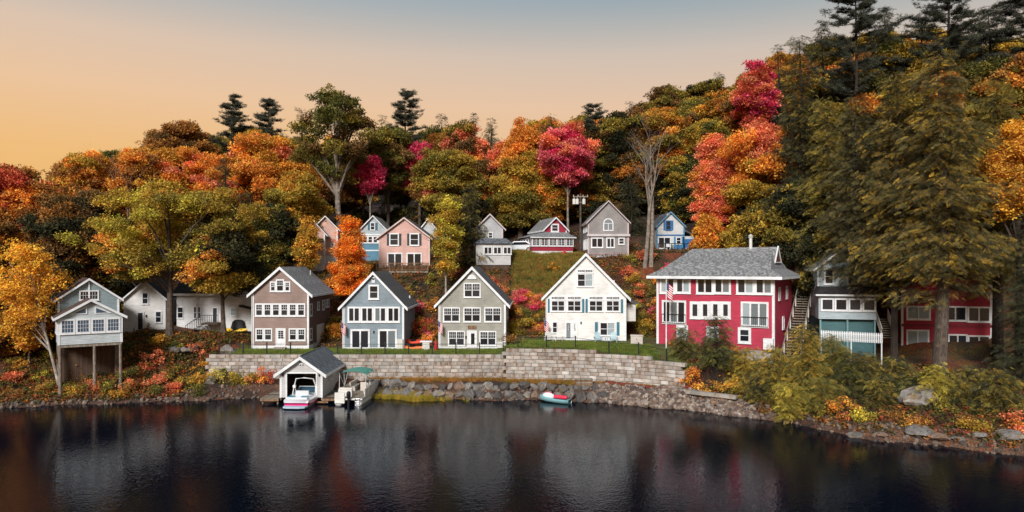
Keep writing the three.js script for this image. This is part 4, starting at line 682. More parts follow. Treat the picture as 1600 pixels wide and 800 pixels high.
function loft(sections) { // list of {z, pts:[[x,y]...]} mirrored hull
  const pos = [], idx = [], n = sections[0].pts.length; sections.forEach(s => s.pts.forEach(p => pos.push(p[0], p[1], s.z)));
  for (let i = 0; i + 1 < sections.length; i++) for (let k = 0; k + 1 < n; k++) { const a = i * n + k, b = a + 1, c = a + n, d = c + 1; idx.push(a, b, c, b, d, c); }
  const cap = (i) => { for (let k = 1; k + 1 < n; k++) idx.push(i * n, i * n + k, i * n + k + 1); }; cap(0); cap(sections.length - 1);
  const g = new THREE.BufferGeometry(); g.setAttribute('position', new THREE.Float32BufferAttribute(pos, 3)); g.setIndex(idx); g.computeVertexNormals(); return g;
}
{ // wakeboard boat, stern towards the lake
  const c = at(...Z[8](430, 640), 63.6), g = base('speedboat', 'white speedboat with magenta stripe and wake tower backed into the boathouse', 'boat', [c.x, 0, -62.2], R(-3));
  const gel = phy(col(226, 228, 230), { roughness: 0.25, clearcoat: 0.6 }), magenta = phy(col(214, 24, 110), { roughness: 0.3, clearcoat: 0.5 }), tealG = phy(col(56, 116, 140), { roughness: 0.3 });
  const prof = [[0, 1.12, 0.3], [-0.6, 1.2, 0.3], [-2, 1.22, 0.32], [-3.6, 1.14, 0.4], [-4.8, 0.86, 0.5], [-5.7, 0.4, 0.62], [-6.1, 0.06, 0.7]];
  const sec = (z, b, y0, y1, flare) => ({ z, pts: [[-b * flare, y0], [-b, y1], [b, y1], [b * flare, y0]] });
  mesh('hull', loft(prof.map(([z, b, k]) => ({ z, pts: [[0, -0.35 + (k - 0.3) * 0.6], [-b * 0.8, -0.1 + (k - 0.3)], [-b, 0.62 + (k - 0.3) * 0.6], [-b * 0.93, 0.78 + (k - 0.3) * 0.6], [b * 0.93, 0.78 + (k - 0.3) * 0.6], [b, 0.62 + (k - 0.3) * 0.6], [b * 0.8, -0.1 + (k - 0.3)]].concat([[0, -0.35 + (k - 0.3) * 0.6]]) }))), gel, g);
  mesh('hull_stripe', loft(prof.map(([z, b, k]) => ({ z: z + (z === 0 ? 0.012 : 0), pts: [[-b * 0.9, 0.22 + (k - 0.3) * 0.8], [-b * 1.005, 0.46 + (k - 0.3) * 0.7], [b * 1.005, 0.46 + (k - 0.3) * 0.7], [b * 0.9, 0.22 + (k - 0.3) * 0.8]] }))), magenta, g);
  mesh('swim_platform', new THREE.ExtrudeGeometry(new THREE.Shape([[-1.05, 0], [1.05, 0], [0.95, 0.5], [0.55, 0.68], [-0.55, 0.68], [-0.95, 0.5]].map(p => new THREE.Vector2(...p))), { depth: 0.09, bevelEnabled: true, bevelSize: 0.03, bevelThickness: 0.03, bevelSegments: 2 }).rotateX(Math.PI / 2).translate(0, 0.2, 0.02), paint(176, 196, 214), g);
  mesh('sun_deck', new THREE.BoxGeometry(1.9, 0.16, 1.5, 1, 1, 1).translate(0, 0.84, -0.82), gel, g);
  for (const k of [-1, 1]) mesh('deck_pad', box(0.55, 0.05, 0.5, k * 0.6, 0.945, -0.55), tealG, g);
  mesh('stern_seat', [box(1.2, 0.42, 0.22, 0, 1.06, -1.65), box(1.3, 0.2, 0.6, 0, 0.9, -2)], paint(206, 210, 212), g);
  mesh('cockpit_floor', box(1.7, 0.05, 2, 0, 0.66, -3), paint(110, 112, 116), g);
  mesh('windshield', polys([[[-0.98, 0.86, -3.1], [-0.85, 1.35, -3.4], [0.85, 1.35, -3.4], [0.98, 0.86, -3.1]], [[-0.98, 0.86, -3.1], [-0.85, 1.35, -3.4], [-0.9, 1.2, -2.5], [-1.05, 0.86, -2.3]], [[0.98, 0.86, -3.1], [0.85, 1.35, -3.4], [0.9, 1.2, -2.5], [1.05, 0.86, -2.3]]]), phy(col(60, 90, 110), { roughness: 0.05, transmission: 0.5, thickness: 0 }), g);
  mesh('windshield_frame', [rod([-0.98, 0.86, -3.1], [-0.85, 1.36, -3.4], 0.03), rod([0.98, 0.86, -3.1], [0.85, 1.36, -3.4], 0.03), rod([-0.85, 1.36, -3.4], [0.85, 1.36, -3.4], 0.03), rod([-0.86, 1.36, -3.4], [-1.05, 0.9, -2.3], 0.025), rod([0.86, 1.36, -3.4], [1.05, 0.9, -2.3], 0.025)], M.white, g);
  const tw = [[-1.05, 0.8, -2.9], [-1.0, 1.7, -2.5], [-0.8, 2.25, -2.2], [0, 2.35, -2.1], [0.8, 2.25, -2.2], [1.0, 1.7, -2.5], [1.05, 0.8, -2.9]];
  mesh('wake_tower', [taper(tw, tw.map(() => 0.055), 8), taper([[-1.05, 0.8, -2.0], [-1.0, 1.6, -2.3], [-0.8, 2.2, -2.2]], [0.045, 0.045, 0.045], 8), taper([[1.05, 0.8, -2.0], [1.0, 1.6, -2.3], [0.8, 2.2, -2.2]], [0.045, 0.045, 0.045], 8)], paint(224, 226, 228), g);
  mesh('tower_speaker', [new THREE.CylinderGeometry(0.14, 0.12, 0.3, 12).rotateX(Math.PI / 2).translate(-0.98, 1.55, -2.35)], M.white, g);
}
{ // pontoon boat
  const c = at(...Z[8](880, 600), 64), g = base('pontoon_boat', 'white pontoon boat with green canopy moored beside the boathouse dock', 'boat', [c.x + 0.2, 0, -63.6], R(-4));
  const alu = std(col(208, 208, 206), { roughness: 0.4, metalness: 0.2 }), vinyl = paint(214, 204, 192, { roughness: 0.6 }), panel = paint(226, 222, 216);
  for (const x of [-0.92, 0.92]) { const t = new THREE.LatheGeometry([[0.001, 0], [0.2, 0.02], [0.33, 0.12], [0.33, 6.2], [0.22, 6.8], [0.02, 7.15]].map(p => new THREE.Vector2(...p)), 14).rotateX(-Math.PI / 2).translate(x, 0.12, 0.15); mesh('pontoon', t, alu, g); }
  mesh('deck', bar(-1.25, 0.5, -6.7, 1.25, 0.6, 0.1), M.greyWood, g); mesh('deck_edge', [bar(-1.28, 0.48, -6.73, -1.251, 0.63, 0.13), bar(1.251, 0.48, -6.73, 1.28, 0.63, 0.13), bar(-1.25, 0.48, 0.101, 1.25, 0.63, 0.13)], alu, g);
  const H0 = 0.62, H1 = 1.28;
  for (const s of [-1, 1]) for (let i = 0; i < 4; i++) mesh('side_panel', bar(s * 1.2, H0, -6.5 + i * 1.4, s * 1.16, H1 - 0.06, -6.5 + i * 1.4 + 1.3), panel, g);
  mesh('bow_panel', bar(-1.15, H0, -6.55, 1.15, H1 - 0.06, -6.51), panel, g); mesh('stern_panel', bar(-1.18, H0, -0.75, 0.05, H1 - 0.05, -0.71), panel, g);
  mesh('top_rail', [rod([-1.18, H1, -6.53], [-1.18, H1, -0.7], 0.03), rod([1.18, H1, -6.53], [1.18, H1, -0.9], 0.03), rod([-1.18, H1, -6.53], [1.18, H1, -6.53], 0.03), rod([-1.18, H1, -0.72], [0.05, H1, -0.72], 0.03)], alu, g);
  mesh('stern_couch', [bar(-1.12, 0.62, -1.5, 0.05, 1.02, -0.8), bar(-1.12, 1.0, -1.0, 0.05, 1.42, -0.8)], vinyl, g);
  mesh('side_couch', [bar(-1.12, 0.62, -6.2, -0.55, 1.02, -3.8), bar(-1.12, 1.0, -6.2, -0.95, 1.4, -3.8)], vinyl, g); mesh('side_couch', [bar(0.55, 0.62, -6.2, 1.12, 1.02, -4.2), bar(0.95, 1.0, -6.2, 1.12, 1.4, -4.2)], vinyl, g);
  mesh('helm_console', [bar(0.45, 0.62, -3.6, 1.1, 1.5, -3.1)], panel, g); mesh('helm_seat', [bar(0.5, 0.95, -2.6, 1.05, 1.1, -2.0), bar(0.5, 1.1, -2.12, 1.05, 1.75, -2.0), cyl(0.06, 0.06, 0.35, 0.78, 0.6, -2.3)], vinyl, g);
  mesh('steering_wheel', new THREE.TorusGeometry(0.18, 0.025, 6, 16).rotateX(-0.6).translate(0.78, 1.45, -3.0), M.blackMetal, g);
  { // canopy: arched sheet with thickness
    const pos = [], idx = [], nu = 12, nv = 6; for (let i = 0; i <= nu; i++) for (let j = 0; j <= nv; j++) { const u = i / nu * 2 - 1, v = j / nv; pos.push(u * 1.28, 2.95 - 0.24 * u * u - 0.08 * Math.sin(v * Math.PI * 3) ** 2 * 0.6 + (v - 0.5) ** 2 * -0.35 - (Math.abs(u) > 0.93 ? 0.1 : 0), -1.2 - v * 2.9); }
    for (let i = 0; i < nu; i++) for (let j = 0; j < nv; j++) { const a = i * (nv + 1) + j; idx.push(a, a + 1, a + nv + 1, a + 1, a + nv + 2, a + nv + 1); }
    const s = new THREE.BufferGeometry(); s.setAttribute('position', new THREE.Float32BufferAttribute(pos, 3)); s.setIndex(idx); s.computeVertexNormals(); const s2 = s.clone().translate(0, -0.02, 0);
    mesh('canopy', [s, s2], std(col(74, 132, 118), { roughness: 0.9 }), g);
    mesh('canopy_frame', [-1, 1].flatMap(k => [rod([k * 1.2, 1.25, -2.6], [k * 1.25, 2.66, -1.25], 0.022), rod([k * 1.2, 1.25, -2.6], [k * 1.25, 2.66, -4.05], 0.022), rod([k * 1.2, 1.25, -2.6], [k * 1.25, 2.72, -2.6], 0.022), rod([k * 1.2, 0.7, -1.0], [k * 1.25, 2.64, -1.3], 0.025)]), alu, g);
  }
  const om = mesh('outboard_motor', [new THREE.CapsuleGeometry(0.2, 0.3, 4, 10).scale(1, 1, 1.3).translate(0.1, 0.98, 0.35), box(0.18, 0.7, 0.25, 0.1, 0.35, 0.35), box(0.1, 0.4, 0.3, 0.1, -0.1, 0.38)], phy(col(22, 22, 24), { roughness: 0.3 }), g);
  mesh('swim_ladder', [-0.2, 0.2].flatMap(x => [rod([0.85 + x, -0.5, 0.28], [0.85 + x, 1.2, 0.2], 0.025)]).concat([-0.25, 0.05, 0.35, 0.65].map(y => rod([0.65, y, 0.25], [1.05, y, 0.25], 0.022))), M.chrome, g);
  for (const z of [-1.2, -3.4, -5.4]) mesh('fender', [new THREE.CapsuleGeometry(0.1, 0.4, 4, 8).translate(-1.38, 0.62, z), rod([-1.3, 1.25, z], [-1.38, 0.85, z], 0.012)], M.white, g);
  mesh('motor_fairing', bar(-1.2, 0.2, 0.14, -0.3, 1.15, 0.3), panel, g);
}
for (const [label, a, b] of [['mooring rope from the dock to the pontoon boat stern', [BH.x + 3.4, 0.55, BH.z - 0.1], [BH.x + 4.1, 0.66, -63.7]], ['mooring rope from the dock to the pontoon boat bow', [BH.x + 3.5, 0.55, BH.z - 5.2], [BH.x + 4.4, 0.66, -69.2]], ['mooring rope from the boathouse corner to the speedboat stern', [BH.x + 1.55, 0.6, BH.z + 0.05], [BH.x + 1.1, 0.85, -62.6]]]) {
  const m = [0.25, 0.5, 0.75].map(t => [lerp(a[0], b[0], t), lerp(a[1], b[1], t) - 0.22 * Math.sin(Math.PI * t), lerp(a[2], b[2], t)]); const r = mesh('mooring_rope', taper([a, ...m, b], [0.02, 0.02, 0.02, 0.02, 0.02], 5), std(col(206, 200, 186), { roughness: 1 }), null); r.userData = { label, category: 'rope', group: 'mooring ropes' };
}
{ // jet ski
  const D = EYE * F / (627 - HORIZON), c = at(869, 627, D), g = base('jet_ski', 'teal and red jet ski drawn up against the shore rocks', 'jet ski', [c.x, 0.02, c.z + 0.5], R(62));
  const prof = [[1.35, 0.42, 0.34], [0.9, 0.55, 0.36], [0.1, 0.6, 0.38], [-0.8, 0.52, 0.44], [-1.4, 0.3, 0.52], [-1.7, 0.04, 0.6]];
  mesh('hull', loft(prof.map(([z, b, t]) => ({ z, pts: [[0, -0.12 + (t - 0.34)], [-b * 0.85, -0.02 + (t - 0.34)], [-b, t - 0.08], [-b * 0.8, t], [b * 0.8, t], [b, t - 0.08], [b * 0.85, -0.02 + (t - 0.34)], [0, -0.12 + (t - 0.34)]] }))), phy(col(118, 160, 166), { roughness: 0.35, clearcoat: 0.3 }), g);
  mesh('seat', new THREE.CapsuleGeometry(0.2, 1.0, 4, 10).rotateX(Math.PI / 2).scale(1, 0.9, 1).translate(0, 0.5, 0.4), phy(col(206, 40, 70), { roughness: 0.5 }), g);
  mesh('front_cowl', new THREE.SphereGeometry(0.42, 14, 10).scale(0.8, 0.85, 1.5).translate(0, 0.5, -0.8), phy(col(206, 212, 212), { roughness: 0.35 }), g);
  mesh('deck_stripe', [new THREE.SphereGeometry(0.43, 14, 10).scale(0.5, 0.87, 1.45).translate(0, 0.51, -0.8)], phy(col(214, 44, 78), { roughness: 0.35 }), g);
  mesh('footwell', [box(0.16, 0.03, 1.3, -0.36, 0.39, 0.5), box(0.16, 0.03, 1.3, 0.36, 0.39, 0.5)], M.blackMetal, g);
  mesh('handlebar', [rod([-0.36, 0.92, -0.3], [0.36, 0.92, -0.3], 0.03), rod([0, 0.6, -0.5], [0, 0.93, -0.3], 0.07), box(0.3, 0.14, 0.05, 0, 0.95, -0.42)], M.blackMetal, g);
}
// ---------------------------------------------------------------- yard things
function prop(name, label, cat, x, D, turn, group, dy = 0) { return base(name, label, cat, [x, landH(x, D) + dy, -D], turn, group); }
function gardenChair(label, px, D, mat, turn) {
  const x = (px - 800) / F * D, g = prop('garden_chair', label, 'chair', x, D, turn, 'garden chairs by the cream cottage');
  for (let i = 0; i < 5; i++) { const s = mesh('back_slat', box(0.11, 0.85 - Math.abs(i - 2) * 0.07, 0.025), mat, g); s.position.set(-0.26 + i * 0.13, 0.72 - Math.abs(i - 2) * 0.03, -0.32); s.rotation.x = -0.35; }
  mesh('seat', box(0.6, 0.03, 0.55, 0, 0, 0).rotateX(0.18).translate(0, 0.36, 0), mat, g);
  for (const s of [-1, 1]) { mesh('armrest', box(0.14, 0.03, 0.75, s * 0.38, 0.58, 0), mat, g); mesh('leg', box(0.05, 0.58, 0.1, s * 0.36, 0.29, 0.3), mat, g); mesh('leg', box(0.05, 0.58, 0.1, s * 0.36, 0.29, -0.28), mat, g); }
}
gardenChair('pale blue slatted chair nearer the teal shuttered ground floor window', 934.5, 74.2, paint(172, 198, 206), 0.1); gardenChair('pale blue slatted chair at the corner of the cream cottage', 958.5, 74.0, paint(172, 198, 206), -0.2);
gardenChair('off white slatted chair under the small window of the cream cottage', 857.5, 74.6, M.offwhite, 0.2); gardenChair('off white slatted chair beside the french doors of the cream cottage', 873.5, 74.5, M.offwhite, -0.1);
{ const D = 74.1, x = (947 - 800) / F * D, g = prop('side_table', 'small pale table between the two blue garden chairs', 'table', x, D, 0); mesh('table_top', cyl(0.28, 0.28, 0.03, 0, 0.45, 0, 16), paint(172, 198, 206), g); for (let i = 0; i < 3; i++) mesh('leg', rod([0.2 * Math.cos(i * 2.1), 0, 0.2 * Math.sin(i * 2.1)], [0.12 * Math.cos(i * 2.1), 0.45, 0.12 * Math.sin(i * 2.1)], 0.02), paint(172, 198, 206), g); }
{ const D = 72.2, x = (995 - 800) / F * D, g = prop('utility_box', 'beige electric utility box at the lawn edge beside the cream cottage', 'utility box', x, D, -0.2); mesh('cabinet', box(1.2, 0.9, 0.8, 0, 0.45, 0), paint(196, 186, 176), g); mesh('lid', box(1.28, 0.08, 0.9, 0, 0.95, 0), paint(206, 196, 186), g); mesh('hasp', box(0.06, 0.12, 0.03, 0, 0.6, 0.41), M.blackMetal, g); }
{ const D = 75.3, x = (666 - 800) / F * D, g = prop('grill_table', 'white cart table between the blue and grey cottages', 'table', x, D, 0); mesh('top', box(1.25, 0.12, 0.7, 0, 0.95, 0), M.white, g); mesh('cabinet', box(0.75, 0.8, 0.55, 0, 0.48, 0), M.offwhite, g); for (const s of [-1, 1]) mesh('wheel', new THREE.CylinderGeometry(0.09, 0.09, 0.05, 12).rotateX(Math.PI / 2).translate(s * 0.3, 0.09, 0.29), M.blackMetal, g); }
{ const D = 74.2, x = (681 - 800) / F * D, g = prop('propane_tank', 'small red tank standing beside the sage grey cottage', 'tank', x, D, 0); mesh('body', new THREE.CapsuleGeometry(0.17, 0.7, 4, 12).translate(0, 0.52, 0), paint(186, 34, 40), g); mesh('foot_ring', new THREE.TorusGeometry(0.15, 0.03, 6, 16).rotateX(Math.PI / 2).translate(0, 0.03, 0), M.blackMetal, g); mesh('valve', cyl(0.05, 0.05, 0.12, 0, 1.02, 0), M.chrome, g); }
function kayak(label, pos, turn, tilt, c) {
  const g = base('kayak', label, 'kayak', pos, turn), n = 12, sec = []; for (let i = 0; i <= n; i++) { const t = i / n * 2 - 1, b = 0.36 * (1 - t * t) ** 0.7 + 0.01, r = 0.12 * t * t; sec.push({ z: t * 1.5, pts: [[0, r], [-b * 0.8, 0.07 + r], [-b, 0.2 + r], [-b * 0.5, 0.32 + r], [b * 0.5, 0.32 + r], [b, 0.2 + r], [b * 0.8, 0.07 + r], [0, r]] }); }
  const m = mesh('hull', loft(sec), phy(c, { roughness: 0.4 }), g); m.rotation.z = tilt; const cp = mesh('cockpit', new THREE.SphereGeometry(0.25, 12, 8).scale(0.9, 0.12, 1.7).translate(0, 0.33, 0.1), M.blackMetal, m); return g;
}
{ const D = 77.5, x = (640 - 800) / F * D; kayak('red orange kayak leaning beside the blue cottage', [x + 0.4, landH(x, D) + 0.55, -D], R(70), 0.5, col(206, 68, 44)); const x2 = (639 - 800) / F * 76; kayak('orange kayak lying by the blue cottage', [x2 + 0.3, landH(x2, 76) + 0.02, -76], R(65), 0.2, col(216, 120, 64)); const D3 = 81; const x3 = (368 - 800) / F * D3; kayak('yellow kayak lying beside the long white house', [x3, landH(x3, D3) + 0.02, -D3], R(80), 0.4, col(222, 176, 40)); }
{ const D = 80.6, x = (369 - 800) / F * D, g = prop('covered_grill', 'grill under a black cover beside the yellow kayak', 'grill', x, D + 0.7, 0); mesh('cover', new THREE.CylinderGeometry(0.55, 0.75, 1.0, 10).scale(1.3, 1, 0.7).translate(0, 0.6, 0), std(col(26, 26, 28), { roughness: 0.7 }), g); mesh('hood', new THREE.SphereGeometry(0.5, 12, 8).scale(1.35, 0.5, 0.8).translate(0, 1.1, 0), std(col(26, 26, 28), { roughness: 0.7 }), g); }
{ const D = 67.5, x = (912 - 800) / F * D, g = prop('wooden_box', 'weathered wooden step box on the riprap bank', 'box', x, D, 0.1); for (let i = 0; i < 4; i++) mesh('plank', bar(-0.8, 0.16 * i, -0.35, 0.8, 0.16 * i + 0.14, 0.35), i % 2 ? M.wood : M.greyWood, g); mesh('lid', box(1.75, 0.06, 0.85, 0, 0.68, 0), M.greyWood, g); }
{ const g = base('red_timber', 'long rust red timber lying at the foot of the tall wall', 'timber'); const a = at(946, 597, 67.9), b = at(1040, 607, 64.6); a.y = landH(a.x, -a.z) + 0.2; b.y = landH(b.x, -b.z) + 0.2; mesh('timber', [taper([a, a.clone().lerp(b, 0.5), b], [0.16, 0.16, 0.16], 4)], std(col(128, 54, 44), { map: woodMap, roughness: 0.9 }), g); }
{ const a = [15.6, 62.9], b = [19.2, 60.1], g = base('concrete_ledge', 'pale concrete ledge above the stony bank under the bushes', 'ledge'); const m = mesh('slab', box(Math.hypot(3.6, 2.8), 0.3, 0.5), M.concrete, g); m.position.set((a[0] + b[0]) / 2, 1.35, -(a[1] + b[1]) / 2); m.rotation.y = Math.atan2(2.8, 3.6) * -1; }
// flags
const flagTex = (() => { const c = document.createElement('canvas'); c.width = 190; c.height = 100; const k = c.getContext('2d'); for (let i = 0; i < 13; i++) { k.fillStyle = i % 2 ? '#e6e2de' : '#b02238'; k.fillRect(0, i * 100 / 13, 190, 100 / 13 + 1); } k.fillStyle = '#24305c'; k.fillRect(0, 0, 76, 54); k.fillStyle = '#e8e8e8'; for (let r = 0; r < 9; r++) for (let q = 0; q < (r % 2 ? 5 : 6); q++) k.fillRect(5 + q * 12.4 + (r % 2 ? 6 : 0), 4 + r * 5.4, 2.4, 2.4); const t = new THREE.CanvasTexture(c); t.colorSpace = THREE.SRGBColorSpace; return t; })();
const flagMat = std(new THREE.Color(1, 1, 1), { map: flagTex, roughness: 0.9 });
function flag(label, p, size, free) { // limp flag on a staff fixed to the house corner, or on its own tall pole
  const g = base(free ? 'flagpole' : 'house_flag', label, 'flag', p);
  const nx = 8, ny = 10, w = size * 0.42, h = size, pos = [], uv = [], idx = []; const top = free ? free - 0.25 : 0.95;
  for (let j = 0; j <= ny; j++) for (let i = 0; i <= nx; i++) { const u = i / nx, v = j / ny; pos.push(0.03 + u * w, top - v * h - u * 0.35 * size, 0.07 * Math.sin(u * 9 + v * 2) * (0.4 + v)); uv.push(v * 0.9 * 0 + u, 1 - v); }
  for (let j = 0; j < ny; j++) for (let i = 0; i < nx; i++) { const a = j * (nx + 1) + i; idx.push(a, a + nx + 1, a + 1, a + 1, a + nx + 1, a + nx + 2); }
  const s = new THREE.BufferGeometry(); s.setAttribute('position', new THREE.Float32BufferAttribute(pos, 3)); s.setAttribute('uv', new THREE.Float32BufferAttribute(uv, 2)); s.setIndex(idx); s.computeVertexNormals();
  mesh('flag', s, flagMat, g, true);
  if (free) { mesh('pole', cyl(0.07, 0.04, free, 0, 0, 0, 8), M.white, g); mesh('finial', new THREE.SphereGeometry(0.08, 8, 6).translate(0, free + 0.05, 0), M.chrome, g); }
  else mesh('staff', rod([0, 1.1, 0], [0.12, 0, -0.45], 0.025), M.white, g);
}
{ const f1 = at(533, 517, 75.2); flag('striped flag hanging at the corner of the slate blue cottage', f1.toArray(), 1.1); const f2 = at(684.5, 515, 75.2); flag('striped flag hanging at the corner of the sage grey cottage', f2.toArray(), 1.1); const f3 = at(850, 513, 75.4); flag('striped flag hanging at the corner of the cream cottage', f3.toArray(), 1.2); const D = 69.6, x = (1041 - 800) / F * D; flag('tall white flagpole with a limp flag before the large crimson house', [x, landH(x, D) - 0.1, -D], 1.5, 6.9); }
{ // outside stairs up beside the large red house
  const g = base('timber_stairway', 'long timber stairway climbing beside the large crimson house', 'stairs'), a = at(1233, 552, 62.5), b = at(1258, 462, 76); a.y = Math.max(landH(a.x, -a.z), 3.6);
  const n = 26, d = b.clone().sub(a), side = new THREE.Vector3(-d.z, 0, d.x).normalize(), yaw = Math.atan2(d.x, d.z);
  const tread = shared('tread', () => box(1.3, 0.06, 0.34));
  for (let i = 0; i < n; i++) { const p = a.clone().addScaledVector(d, (i + 0.5) / n), m = mesh('tread', tread, M.greyWood, g); m.position.copy(p); m.rotation.y = yaw; }
  for (const s of [-0.72, 0.72]) { const o = side.clone().multiplyScalar(s), A = a.clone().add(o), B = b.clone().add(o); mesh('stringer', rod([A.x, A.y - 0.15, A.z], [B.x, B.y - 0.15, B.z], 0.1, 4), M.darkWood, g); mesh('handrail', rod([A.x, A.y + 0.95, A.z], [B.x, B.y + 0.95, B.z], 0.06, 6), M.greyWood, g);
    for (let i = 0; i <= 6; i++) { const p = A.clone().lerp(B, i / 6); mesh('rail_post', bar(p.x - 0.05, p.y - 0.5, p.z - 0.05, p.x + 0.05, p.y + 0.97, p.z + 0.05), M.offwhite, g); } }
  for (let i = 1; i <= 5; i++) { const p = a.clone().lerp(b, i / 5), lo = landH(p.x, -p.z) - 0.3; if (lo < p.y - 0.3) mesh('support_post', bar(p.x - 0.08, lo, p.z - 0.08, p.x + 0.08, p.y - 0.1, p.z + 0.08), M.darkWood, g); }
}
{ // picket fence
  const g = base('picket_fence', 'white picket fence before the pale blue grey house', 'fence'), a = at(...Z[5](150, 356), 66), b = at(...Z[5](372, 368), 64.6);
  const n = 34, pk = shared('picket', () => prism([[-0.045, 0], [0.045, 0], [0.045, 0.85], [0, 0.95], [-0.045, 0.85]], 0, 0.025)), yaw = Math.atan2(-(b.z - a.z), b.x - a.x);
  for (let i = 0; i <= n; i++) { const p = a.clone().lerp(b, i / n), m = mesh('picket', pk, M.white, g); m.position.copy(p); m.rotation.y = yaw; }
  for (const y of [0.2, 0.7]) mesh('rail', rod([a.x, a.y + y, a.z - 0.03], [b.x, b.y + y, b.z - 0.03], 0.03, 4), M.white, g);
  for (const t of [0, 0.5, 1]) { const p = a.clone().lerp(b, t); mesh('post', bar(p.x - 0.05, landH(p.x, -p.z) - 0.3, p.z - 0.1, p.x + 0.05, p.y + 0.95, p.z - 0.04), M.white, g); }
}
{ // power pole
  const D = 101, p = at(907, 375, D); p.y = landH(p.x, D) - 0.3; const topY = at(907, 302, D).y - p.y, g = base('utility_pole', 'wooden utility pole with transformers behind the grey shingle house', 'utility pole', p.toArray());
  mesh('pole', cyl(0.17, 0.12, topY, 0, 0, 0, 10), M.bark, g); mesh('crossarm', box(2.2, 0.14, 0.12, 0, topY - 0.5, 0.12), M.greyWood, g); mesh('crossarm', box(1.6, 0.12, 0.12, -0.3, topY - 1.3, 0.12), M.greyWood, g);
  for (const x of [-0.95, -0.5, 0.45]) mesh('transformer', [cyl(0.24, 0.24, 0.75, x, topY - 1.6, 0.4, 12), cyl(0.05, 0.05, 0.2, x, topY - 0.85, 0.4, 6)], M.offwhite, g);
  for (const x of [-1, -0.35, 0.35, 1]) mesh('insulator', cyl(0.05, 0.04, 0.2, x, topY - 0.43, 0.12, 6), M.offwhite, g);
}
{ const D = 96.5, x = (882 - 800) / F * D, g = prop('fire_hydrant', 'red fire hydrant on the grass before the little crimson house', 'hydrant', x, D, 0); const rd = paint(196, 30, 40); mesh('barrel', [cyl(0.16, 0.15, 0.75, 0, 0, 0, 12), cyl(0.2, 0.2, 0.08, 0, 0, 0, 12)], rd, g); mesh('bonnet', new THREE.SphereGeometry(0.18, 12, 8).scale(1, 0.8, 1).translate(0, 0.78, 0), rd, g); for (const s of [-1, 1]) mesh('nozzle', new THREE.CylinderGeometry(0.07, 0.07, 0.14, 10).rotateZ(Math.PI / 2).translate(s * 0.2, 0.55, 0), rd, g); }
{ // parked car glimpsed between the houses
  const D = 100, x = (813 - 800) / F * D, g = prop('parked_car', 'white car parked between the white porch house and little crimson house', 'car', x, D, R(80)), body = phy(col(206, 208, 210), { roughness: 0.3, clearcoat: 0.8 });
  mesh('body', new THREE.ExtrudeGeometry(new THREE.Shape([[-2.1, 0.35], [2.1, 0.35], [2.15, 0.75], [1.4, 0.95], [0.8, 1.42], [-1.0, 1.45], [-1.8, 1.0], [-2.15, 0.9]].map(p => new THREE.Vector2(...p))), { depth: 1.6, bevelEnabled: true, bevelSize: 0.08, bevelThickness: 0.1, bevelSegments: 3 }).translate(0, 0, -0.8).rotateY(Math.PI / 2), body, g);
  for (const s of [-1, 1]) mesh('side_window', new THREE.ExtrudeGeometry(new THREE.Shape([[1.15, 0.98], [0.7, 1.36], [-0.9, 1.38], [-1.5, 1.02]].map(p => new THREE.Vector2(...p))), { depth: 0.02, bevelEnabled: false }).rotateY(Math.PI / 2).translate(s * 0.9 + (s < 0 ? -0.03 : 0.01), 0, 0), M.glass[0], g);
  for (const sx of [-1, 1]) for (const z of [-1.3, 1.3]) { const t = mesh('wheel', new THREE.CylinderGeometry(0.33, 0.33, 0.2, 18).rotateZ(Math.PI / 2).translate(sx * 0.8, 0.33, z), std(col(24, 24, 24), { roughness: 0.9 }), g); mesh('rim', new THREE.CylinderGeometry(0.2, 0.2, 0.03, 14).rotateZ(Math.PI / 2).translate(sx * 0.905, 0.33, z), M.chrome, t); }
}
// ---------------------------------------------------------------- leaves
function faces(pos, tones) { const g = new THREE.BufferGeometry(); g.setAttribute('position', new THREE.Float32BufferAttribute(pos, 3)); g.setAttribute('color', new THREE.Float32BufferAttribute(tones, 3)); g.computeVertexNormals(); return g; }
function leafClump(n, R0, size, seed, flat = 0.6) { // each leaf has its own tone
  const r = mulberry(seed), pos = [], tones = [];
  for (let i = 0; i < n; i++) {
    const d = new THREE.Vector3(r() * 2 - 1, (r() * 2 - 1) * flat, r() * 2 - 1).multiplyScalar(R0), up = new THREE.Vector3(r() * 1.8 - 0.9, 0.3 + r(), r() * 1.8 - 0.9).normalize();
    const a = new THREE.Vector3(r() - 0.5, r() - 0.5, r() - 0.5).cross(up).normalize(), b = up.clone().cross(a), s = size * (0.55 + 0.9 * r()), t = 0.62 + 0.7 * r(), w = 0.92 + 0.16 * r();
    const A = d.clone().addScaledVector(a, -s * 0.55), B = d.clone().addScaledVector(b, s * 0.38).addScaledVector(up, -0.1 * s), C = d.clone().addScaledVector(a, s * 0.6), E = d.clone().addScaledVector(b, -s * 0.38).addScaledVector(up, -0.1 * s);
    for (const v of [A, B, C, A, C, E]) { pos.push(v.x, v.y, v.z); tones.push(t, t * w, t); }
  }
  return faces(pos, tones);
}
